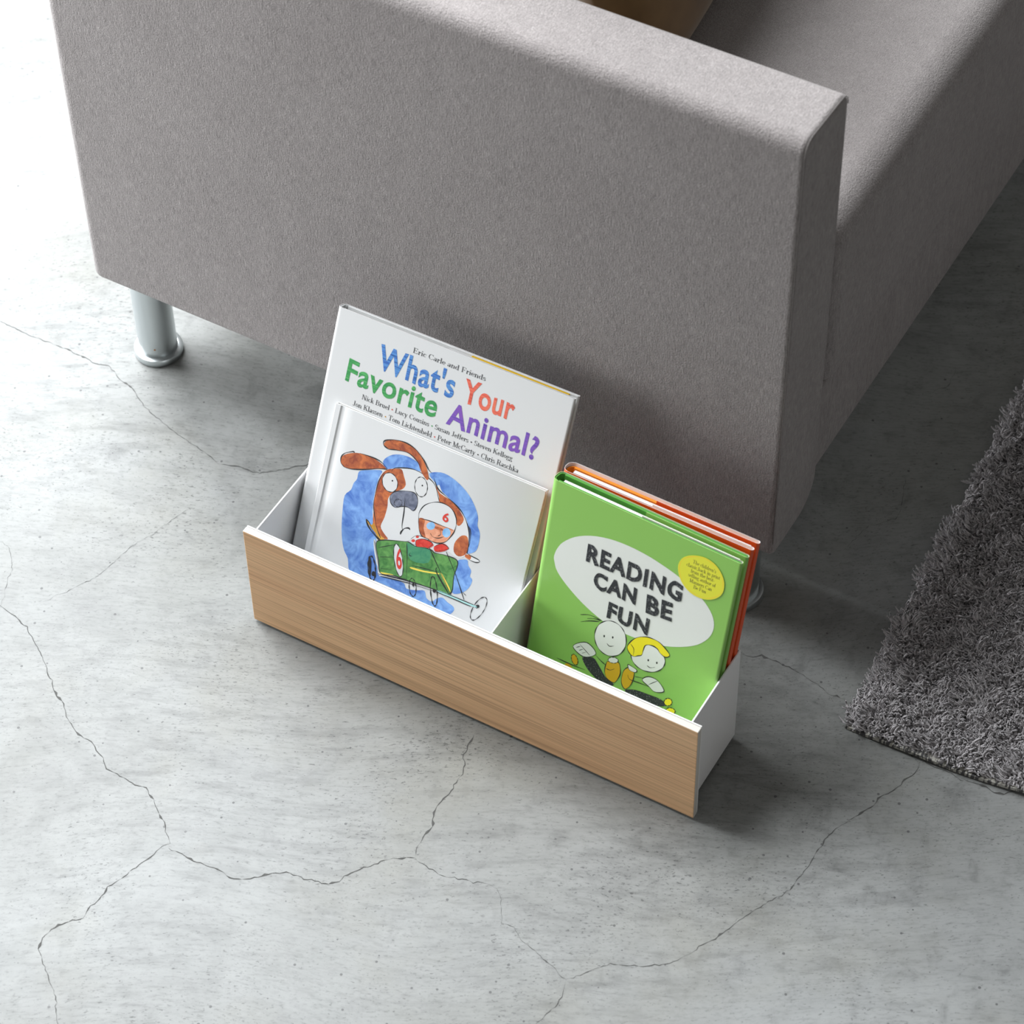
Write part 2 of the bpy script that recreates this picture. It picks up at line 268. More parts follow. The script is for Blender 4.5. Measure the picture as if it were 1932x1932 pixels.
# traced outlines in millimetres on each cover / on the floor
BOOKS={'c':[0.46375,0.02248,0.01463,0.24848,0.29401,0.01225],'d':[0.48593,0.01087,0.03221,0.24338,0.21472,-0.00071],'g':[0.25879,0.032,0.25751,0.43771,0.24082,-0.03697],'o':[0.26155,0.04747,0.2596,0.43928,0.23769,-0.01312]}
DOG=[('F','blue',[(36.3,162.8),(44.4,167.3),(54.7,171.6),(57.9,171.2),(57.2,163.9),(57.1,154.5),(58.0,142.7),(61.5,125.1),(67.2,107.0),(69.9,101.3),(75.6,77.5),(82.6,77.8),(90.8,79.2),(102.2,79.3),(106.0,75.4),(115.3,77.7),(123.1,80.7),(126.6,74.9),(132.5,73.7),(135.7,77.9),(141.1,81.6),(147.3,79.4),(153.2,77.9),(154.8,74.4),(150.0,68.2),(137.4,68.3),(118.9,68.6),(101.6,70.0),(78.8,69.9),(60.2,69.6),(48.3,68.4),(43.9,79.3),(38.6,85.3),(34.3,94.6),(31.0,106.9),(28.5,122.3),(27.6,135.6),(32.3,143.0),(33.5,150.2),(35.9,155.2)]),('F','blue',[(56.7,181.2),(61.9,188.6),(70.6,193.2),(81.5,194.5),(90.4,192.1),(94.0,186.3),(83.8,184.8),(72.3,180.5),(60.9,175.4)]),('F','blue',[(102.0,187.3),(112.5,192.8),(123.6,192.4),(135.7,188.0),(145.6,181.4),(153.3,172.6),(156.6,166.0),(157.6,159.7),(161.6,153.4),(162.7,143.1),(161.1,135.7),(153.9,131.3),(151.8,142.6),(147.3,158.1),(139.9,165.7),(130.3,171.1),(118.1,175.5),(109.7,181.4)]),('F','blue',[(146.3,120.0),(155.5,125.2),(157.9,120.8),(161.9,117.1),(161.9,111.7),(165.0,108.9),(163.1,100.0),(156.6,92.4),(148.8,90.4),(146.2,106.3)]),('F','paper',[(111.6,179.5),(118.0,176.1),(128.7,171.8),(139.9,165.7),(147.9,158.4),(152.9,145.7),(154.3,132.8),(150.0,124.9),(143.4,123.5),(136.0,125.1),(123.1,121.0),(109.8,118.1),(101.6,122.8),(102.2,143.4)]),('F','brown',[(111.0,179.2),(116.4,174.1),(130.3,171.1),(140.2,164.5),(143.9,159.4),(141.6,153.1),(138.2,153.0),(132.7,161.4),(123.3,165.6),(116.7,166.9)]),('F','brown',[(143.1,141.6),(146.3,145.4),(151.1,145.6),(154.2,136.8),(153.0,129.6),(147.2,125.1),(141.7,127.5),(140.5,135.1)]),('F','paper',[(154.1,130.7),(157.6,130.4),(166.1,129.7),(167.2,128.1),(163.5,126.2),(156.6,126.3),(152.6,126.7)]),('F','brown',[(153.2,129.7),(158.4,130.2),(158.2,126.6),(153.3,127.0)]),('S','ink',[(153.9,131.3),(157.6,130.4),(166.1,129.7),(167.2,128.1),(163.5,126.2),(156.6,126.3)],0.5),('S','ink',[(107.4,185.1),(113.4,177.5),(121.2,174.1),(131.8,170.4),(140.7,165.4),(147.3,158.1),(151.9,149.3),(154.0,136.7),(154.1,130.7)],0.7),('S','ink',[(149.9,155.9),(152.9,151.1),(154.3,142.2),(154.0,136.7)],0.5),('F','paper',[(60.0,173.1),(69.7,179.7),(83.8,184.8),(93.5,185.1),(102.3,183.4),(110.3,178.9),(117.1,167.0),(107.9,160.5),(102.7,153.0),(102.2,143.4),(105.2,131.1),(100.2,122.9),(94.4,117.7),(79.9,113.0),(71.8,111.4),(65.1,115.7),(59.7,124.3),(56.6,136.7),(55.6,149.8),(55.9,160.7),(57.3,168.0)]),('F','brown',[(62.3,175.1),(58.2,168.7),(56.2,159.5),(56.2,146.0),(58.4,132.0),(60.5,120.6),(65.2,114.1),(71.8,111.4),(77.8,113.1),(72.7,116.8),(68.2,121.8),(69.9,131.3),(70.4,142.4),(69.4,150.1),(73.5,157.8),(80.6,163.4),(82.8,169.0),(79.3,175.6),(75.7,180.8),(69.8,179.1)]),('F','ochre',[(52.1,122.6),(57.5,118.0),(64.1,113.9),(71.5,108.1),(74.6,111.7),(68.3,114.3),(60.8,122.1),(59.3,119.4)]),('S','ink',[(66.6,175.1),(69.7,179.7),(83.8,184.8),(93.5,185.1),(102.3,183.4),(110.3,178.9),(117.1,167.0)],0.55),('S','ink',[(60.3,171.9),(56.9,162.5),(56.3,150.1),(57.0,138.2),(60.9,127.6),(65.2,118.5),(70.7,111.2)],0.5),('S','ink',[(52.8,122.6),(56.2,117.4),(63.1,112.1),(72.0,107.4)],0.9),('S','ink',[(52.8,122.6),(56.9,120.4),(62.8,113.4),(71.7,108.9)],0.5),('F','brown',[(16.9,164.4),(17.4,170.4),(24.0,175.7),(33.1,179.3),(44.2,180.1),(53.0,179.0),(61.6,175.4),(54.3,173.2),(41.6,167.3),(28.5,162.4),(21.0,161.1)]),('S','ink',[(21.0,161.1),(17.1,163.8),(16.3,168.9),(18.8,173.6),(26.3,178.3),(27.6,177.5)],0.55),('S','ink',[(21.0,161.1),(28.6,162.0),(41.7,167.0),(54.4,172.9),(62.3,175.4)],0.6),('S','ink',[(33.1,179.3),(44.2,180.4),(54.2,179.9),(62.1,176.0)],0.6),('F','brown',[(53.9,196.0),(56.2,201.0),(63.8,204.3),(74.6,205.7),(85.0,203.2),(93.4,197.3),(99.2,190.4),(102.6,183.1),(100.8,181.0),(93.9,186.6),(88.7,193.5),(79.3,198.0),(68.5,196.3),(59.3,193.9)]),('S','ink',[(59.3,193.9),(54.8,195.1),(53.0,197.7),(54.9,200.7),(63.7,204.5),(74.6,205.9),(84.9,203.5),(94.0,197.6),(100.5,190.9),(104.5,188.8)],0.6),('S','ink',[(59.3,193.9),(69.1,196.6),(79.3,197.8),(89.5,193.1),(95.2,186.8)],0.5),('F','paper',[(73.7,169.5),(74.9,167.1),(75.4,164.4),(75.1,161.8),(74.1,159.4),(72.5,157.6),(70.3,156.5),(67.9,156.2),(65.5,156.7),(63.3,158.1),(61.5,160.1),(60.3,162.5),(59.8,165.2),(60.1,167.9),(61.1,170.2),(62.8,172.0),(64.9,173.1),(67.3,173.4),(69.7,172.9),(71.9,171.5)]),('C','ink',[(73.7,169.5),(74.9,167.1),(75.4,164.4),(75.1,161.8),(74.1,159.4),(72.5,157.6),(70.3,156.5),(67.9,156.2),(65.5,156.7),(63.3,158.1),(61.5,160.1),(60.3,162.5),(59.8,165.2),(60.1,167.9),(61.1,170.2),(62.8,172.0),(64.9,173.1),(67.3,173.4),(69.7,172.9),(71.9,171.5)],0.45),('F','ink',[(70.3,167.5),(70.3,167.3),(70.3,167.0),(70.2,166.8),(70.0,166.6),(69.7,166.5),(69.5,166.4),(69.3,166.4),(69.0,166.5),(68.9,166.7),(68.8,166.9),(68.8,167.2),(68.8,167.4),(69.0,167.6),(69.2,167.8),(69.4,168.0),(69.6,168.0),(69.9,168.0),(70.1,167.9),(70.2,167.8)]),('F','paper',[(103.3,175.4),(103.8,172.6),(103.8,169.9),(103.1,167.4),(101.9,165.4),(100.3,164.1),(98.4,163.7),(96.4,164.1),(94.5,165.4),(92.9,167.4),(91.8,169.9),(91.2,172.6),(91.3,175.4),(91.9,177.9),(93.1,179.8),(94.8,181.1),(96.7,181.5),(98.7,181.1),(100.5,179.8),(102.1,177.9)]),('C','ink',[(103.3,175.4),(103.8,172.6),(103.8,169.9),(103.1,167.4),(101.9,165.4),(100.3,164.1),(98.4,163.7),(96.4,164.1),(94.5,165.4),(92.9,167.4),(91.8,169.9),(91.2,172.6),(91.3,175.4),(91.9,177.9),(93.1,179.8),(94.8,181.1),(96.7,181.5),(98.7,181.1),(100.5,179.8),(102.1,177.9)],0.45),('F','ink',[(99.1,174.6),(99.2,174.4),(99.1,174.1),(99.0,173.9),(98.8,173.7),(98.6,173.6),(98.3,173.5),(98.1,173.5),(97.9,173.6),(97.7,173.8),(97.6,174.0),(97.6,174.2),(97.7,174.5),(97.8,174.7),(98.0,174.9),(98.2,175.0),(98.4,175.1),(98.7,175.1),(98.9,175.0),(99.0,174.8)]),('F','slate',[(71.1,150.1),(71.4,154.9),(75.9,159.5),(84.8,163.4),(92.9,164.7),(97.1,160.1),(97.7,153.6),(95.4,148.4),(89.6,149.4),(84.3,148.1),(78.1,144.5),(73.8,145.8)]),('C','ink',[(71.1,150.1),(71.4,154.9),(75.9,159.5),(84.8,163.4),(92.9,164.7),(97.1,160.1),(97.7,153.6),(95.4,148.4),(89.6,149.4),(84.3,148.1),(78.1,144.5),(73.8,145.8)],0.45),('C','ink',[(83.3,151.1),(83.4,149.9),(83.1,148.8),(82.5,147.7),(81.6,146.8),(80.5,146.1),(79.4,145.9),(78.2,145.9),(77.3,146.4),(76.5,147.1),(76.1,148.1),(76.0,149.2),(76.3,150.4),(76.9,151.5),(77.8,152.4),(78.9,153.0),(80.0,153.3),(81.1,153.2),(82.1,152.8),(82.8,152.0)],0.35),('S','ink',[(85.1,156.5),(87.0,143.8),(88.1,130.8),(90.2,126.4)],0.6),('S','ink',[(88.4,122.0),(88.7,124.9),(91.0,129.0),(94.7,131.1),(96.4,129.9)],0.8),('F','paper',[(102.2,143.4),(101.5,149.8),(105.0,157.8),(112.6,163.8),(120.3,166.4),(128.2,165.6),(133.9,161.9),(137.5,155.4),(137.9,146.8),(123.9,146.1),(111.5,145.6)]),('F','skin',[(102.2,143.6),(111.5,145.6),(123.9,146.1),(137.7,146.7),(135.5,139.5),(131.4,132.6),(124.0,128.6),(115.7,128.5),(110.0,128.8),(105.3,133.6)]),('F','brown',[(102.2,143.6),(108.1,145.0),(108.8,136.7),(112.6,129.5),(108.7,129.6),(105.0,133.7)]),('C','ink',[(102.2,143.4),(101.5,149.8),(105.0,157.8),(112.6,163.8),(120.3,166.4),(128.2,165.6),(133.9,161.9),(137.5,155.4),(137.9,146.8),(135.5,139.5),(131.4,132.6),(124.0,128.6),(115.7,128.5),(109.2,129.0),(105.0,133.7)],0.5),('S','ink',[(102.8,143.9),(111.5,145.6),(123.9,146.1),(136.4,146.1)],0.5),('F','sky',[(119.0,143.4),(119.1,142.2),(118.7,141.0),(118.0,139.9),(117.0,138.9),(115.8,138.2),(114.5,137.9),(113.3,137.9),(112.2,138.3),(111.4,139.0),(110.9,140.0),(110.8,141.1),(111.2,142.3),(111.9,143.5),(112.9,144.4),(114.1,145.1),(115.4,145.5),(116.7,145.4),(117.7,145.1),(118.6,144.3)]),('F','sky',[(134.6,143.2),(134.8,141.8),(134.5,140.4),(133.9,139.2),(133.0,138.1),(131.9,137.4),(130.7,137.1),(129.5,137.3),(128.4,137.9),(127.6,138.8),(127.1,140.0),(127.0,141.4),(127.2,142.7),(127.8,144.0),(128.7,145.0),(129.8,145.7),(131.1,146.0),(132.3,145.9),(133.3,145.3),(134.1,144.4)]),('F','brown',[(119.1,143.0),(125.9,143.8),(126.9,141.8),(119.9,141.0)]),('S','ink',[(116.2,135.0),(118.8,132.8),(124.2,133.4),(129.2,136.9)],0.4),('S','ink',[(124.3,141.8),(125.7,137.7),(123.7,135.5)],0.4),('F','paper',[(98.9,122.4),(104.5,128.1),(115.5,128.9),(108.4,123.6),(102.6,118.5)]),('F','red',[(103.7,122.3),(103.7,121.9),(103.5,121.4),(103.2,120.9),(102.8,120.5),(102.2,120.2),(101.7,120.1),(101.1,120.0),(100.6,120.2),(100.3,120.4),(100.1,120.8),(100.1,121.3),(100.3,121.8),(100.6,122.2),(101.0,122.6),(101.6,122.9),(102.1,123.1),(102.7,123.1),(103.1,123.0),(103.5,122.7)]),('F','red',[(106.4,127.3),(106.4,126.9),(106.3,126.5),(106.0,126.1),(105.6,125.8),(105.2,125.5),(104.7,125.4),(104.2,125.4),(103.8,125.5),(103.5,125.7),(103.4,126.0),(103.3,126.4),(103.5,126.8),(103.8,127.2),(104.2,127.5),(104.6,127.8),(105.1,127.9),(105.6,127.9),(106.0,127.8),(106.3,127.6)]),('F','red',[(104.4,122.7),(111.7,127.3),(120.3,126.6),(121.2,124.3),(115.2,119.0),(107.4,116.4)]),('F','red',[(122.5,124.5),(129.2,130.3),(133.3,130.7),(136.4,128.0),(131.0,123.0),(124.6,120.5)]),('S','ink',[(99.2,122.1),(104.6,127.9),(116.2,129.0)],0.4),('C','ink',[(104.4,122.7),(111.7,127.3),(120.4,126.4),(115.2,119.0),(107.4,116.4)],0.4),('S','ink',[(122.5,124.5),(129.2,130.1),(136.4,128.0),(124.6,120.3)],0.4),('F','paper',[(65.2,103.4),(67.5,105.7),(77.5,78.4),(82.6,77.8),(104.5,81.6),(104.1,83.3),(78.0,79.3)]),('F','green',[(67.8,104.5),(73.5,110.3),(94.4,117.6),(98.4,118.5),(105.7,117.5),(119.0,120.4),(124.9,119.1),(134.3,121.0),(147.2,120.4),(147.2,105.4),(147.3,87.7),(126.1,85.4),(104.1,83.3),(90.1,82.1),(78.0,79.3),(73.5,90.5)]),('F','teal',[(96.0,116.7),(105.7,117.5),(119.0,120.4),(120.7,107.7),(103.5,103.2)]),('F','yellow',[(105.7,97.0),(118.6,98.9),(131.9,102.3),(132.1,101.1),(117.7,97.2),(106.1,95.5)]),('F','yellow',[(78.4,80.4),(90.0,82.9),(88.9,81.6),(78.3,79.0)]),('F','yellow',[(134.5,102.7),(136.2,102.7),(146.0,93.3),(146.3,90.0)]),('C','ink',[(67.8,104.5),(73.5,110.3),(94.4,117.6),(98.4,118.5),(105.7,117.5),(119.0,120.4),(124.9,119.1),(134.3,121.0),(147.2,120.4),(147.2,105.4),(147.3,87.7),(126.1,85.4),(104.1,83.3),(90.1,82.1),(78.0,79.3),(73.5,90.5)],0.5),('S','ink',[(96.4,116.8),(99.5,105.6),(104.0,83.5)],0.5),('S','ink',[(71.2,101.9),(83.6,109.5),(85.8,109.4)],0.4),('S','ink',[(74.5,93.9),(88.1,99.4)],0.4),('S','ink',[(77.0,83.7),(89.0,87.1)],0.4),('S','ink',[(101.9,110.0),(101.2,107.0),(104.0,107.2)],0.4),('S','ink',[(105.3,98.7),(119.5,101.1),(131.6,103.1)],0.4),('F','paper',[(96.0,100.3),(97.5,95.9),(98.6,91.7),(99.1,88.2),(98.8,85.6),(98.0,84.2),(96.6,84.3),(94.7,85.6),(92.6,88.2),(90.5,91.8),(88.6,96.0),(87.0,100.4),(85.9,104.6),(85.5,108.1),(85.7,110.7),(86.6,112.0),(88.0,112.0),(89.9,110.6),(91.9,108.0),(94.0,104.5)]),('C','ink',[(96.0,100.3),(97.5,95.9),(98.6,91.7),(99.1,88.2),(98.8,85.6),(98.0,84.2),(96.6,84.3),(94.7,85.6),(92.6,88.2),(90.5,91.8),(88.6,96.0),(87.0,100.4),(85.9,104.6),(85.5,108.1),(85.7,110.7),(86.6,112.0),(88.0,112.0),(89.9,110.6),(91.9,108.0),(94.0,104.5)],0.5),('C','ink',[(72.3,81.6),(73.2,78.2),(73.7,74.9),(73.7,72.1),(73.3,70.1),(72.4,69.1),(71.3,69.1),(69.8,70.2),(68.3,72.2),(66.9,75.0),(65.6,78.3),(64.7,81.8),(64.2,85.1),(64.2,87.8),(64.6,89.8),(65.5,90.9),(66.7,90.9),(68.1,89.8),(69.6,87.7),(71.1,84.9)],0.8),('F','ink',[(73.5,76.7),(73.6,75.9),(73.4,75.2),(73.2,74.5),(72.7,74.0),(72.2,73.6),(71.6,73.5),(71.0,73.6),(70.5,73.9),(70.1,74.4),(69.8,75.1),(69.8,75.8),(69.9,76.6),(70.2,77.3),(70.6,77.8),(71.1,78.1),(71.7,78.3),(72.3,78.2),(72.8,77.8),(73.2,77.3)]),('F','ink',[(63.4,89.6),(67.0,86.3),(69.4,72.1),(66.6,77.9)]),('C','ink',[(114.6,80.8),(115.2,78.2),(115.6,75.8),(115.5,73.7),(115.0,72.1),(114.2,71.2),(113.1,71.1),(111.8,71.8),(110.5,73.1),(109.3,75.1),(108.3,77.5),(107.6,80.0),(107.3,82.4),(107.4,84.5),(107.9,86.1),(108.7,87.0),(109.8,87.1),(111.1,86.5),(112.4,85.1),(113.6,83.1)],0.5),('F','ink',[(112.5,82.3),(112.6,81.8),(112.5,81.2),(112.4,80.7),(112.2,80.4),(111.9,80.1),(111.6,80.1),(111.2,80.2),(110.9,80.5),(110.6,80.9),(110.4,81.4),(110.4,82.0),(110.4,82.6),(110.5,83.0),(110.8,83.4),(111.1,83.6),(111.4,83.7),(111.7,83.6),(112.1,83.3),(112.3,82.8)]),('C','ink',[(135.1,85.7),(136.2,81.6),(137.0,77.7),(137.3,74.5),(137.0,72.3),(136.3,71.1),(135.2,71.3),(133.7,72.7),(132.1,75.3),(130.5,78.7),(129.1,82.6),(127.9,86.7),(127.2,90.5),(126.9,93.7),(127.1,96.0),(127.9,97.1),(129.0,96.9),(130.4,95.5),(132.0,93.0),(133.6,89.6)],0.6),('F','ink',[(134.0,85.4),(134.1,84.8),(134.0,84.2),(133.7,83.7),(133.4,83.3),(132.9,83.0),(132.4,82.9),(131.9,82.9),(131.5,83.2),(131.2,83.6),(131.0,84.1),(130.9,84.6),(131.0,85.2),(131.2,85.8),(131.6,86.2),(132.1,86.5),(132.6,86.6),(133.0,86.5),(133.5,86.3),(133.8,85.9)]),('C','ink',[(182.1,85.5),(180.7,81.6),(178.9,78.2),(177.0,75.5),(175.1,73.9),(173.4,73.5),(172.1,74.4),(171.2,76.4),(171.0,79.4),(171.4,83.1),(172.3,87.0),(173.7,90.9),(175.5,94.3),(177.4,96.9),(179.3,98.5),(181.0,98.9),(182.4,98.0),(183.2,96.0),(183.4,93.1),(183.1,89.4)],0.45),('F','ink',[(177.1,89.3),(177.4,89.0),(177.5,88.5),(177.4,87.9),(177.1,87.2),(176.7,86.6),(176.2,86.2),(175.6,85.8),(175.1,85.6),(174.5,85.7),(174.1,85.9),(173.9,86.2),(173.8,86.8),(173.9,87.4),(174.2,88.0),(174.6,88.6),(175.1,89.1),(175.6,89.4),(176.2,89.6),(176.7,89.6)]),('F','aqua',[(138.3,87.2),(171.8,87.6),(171.5,85.8),(138.8,85.1)]),('S','ink',[(75.6,77.5),(104.2,82.9),(138.5,86.6),(171.8,87.6)],0.6),('S','ink',[(78.7,76.4),(104.6,81.0),(139.0,84.6),(169.6,85.0)],0.5),('S','ink',[(118.4,121.7),(132.4,105.9),(148.7,87.6)],0.6),('S','ink',[(134.8,124.6),(148.7,107.4),(161.8,88.5)],0.6),('S','ink',[(130.0,106.9),(130.4,102.3),(146.7,87.4)],0.8),('S','ink',[(158.9,94.7),(162.8,93.0)],0.5)]
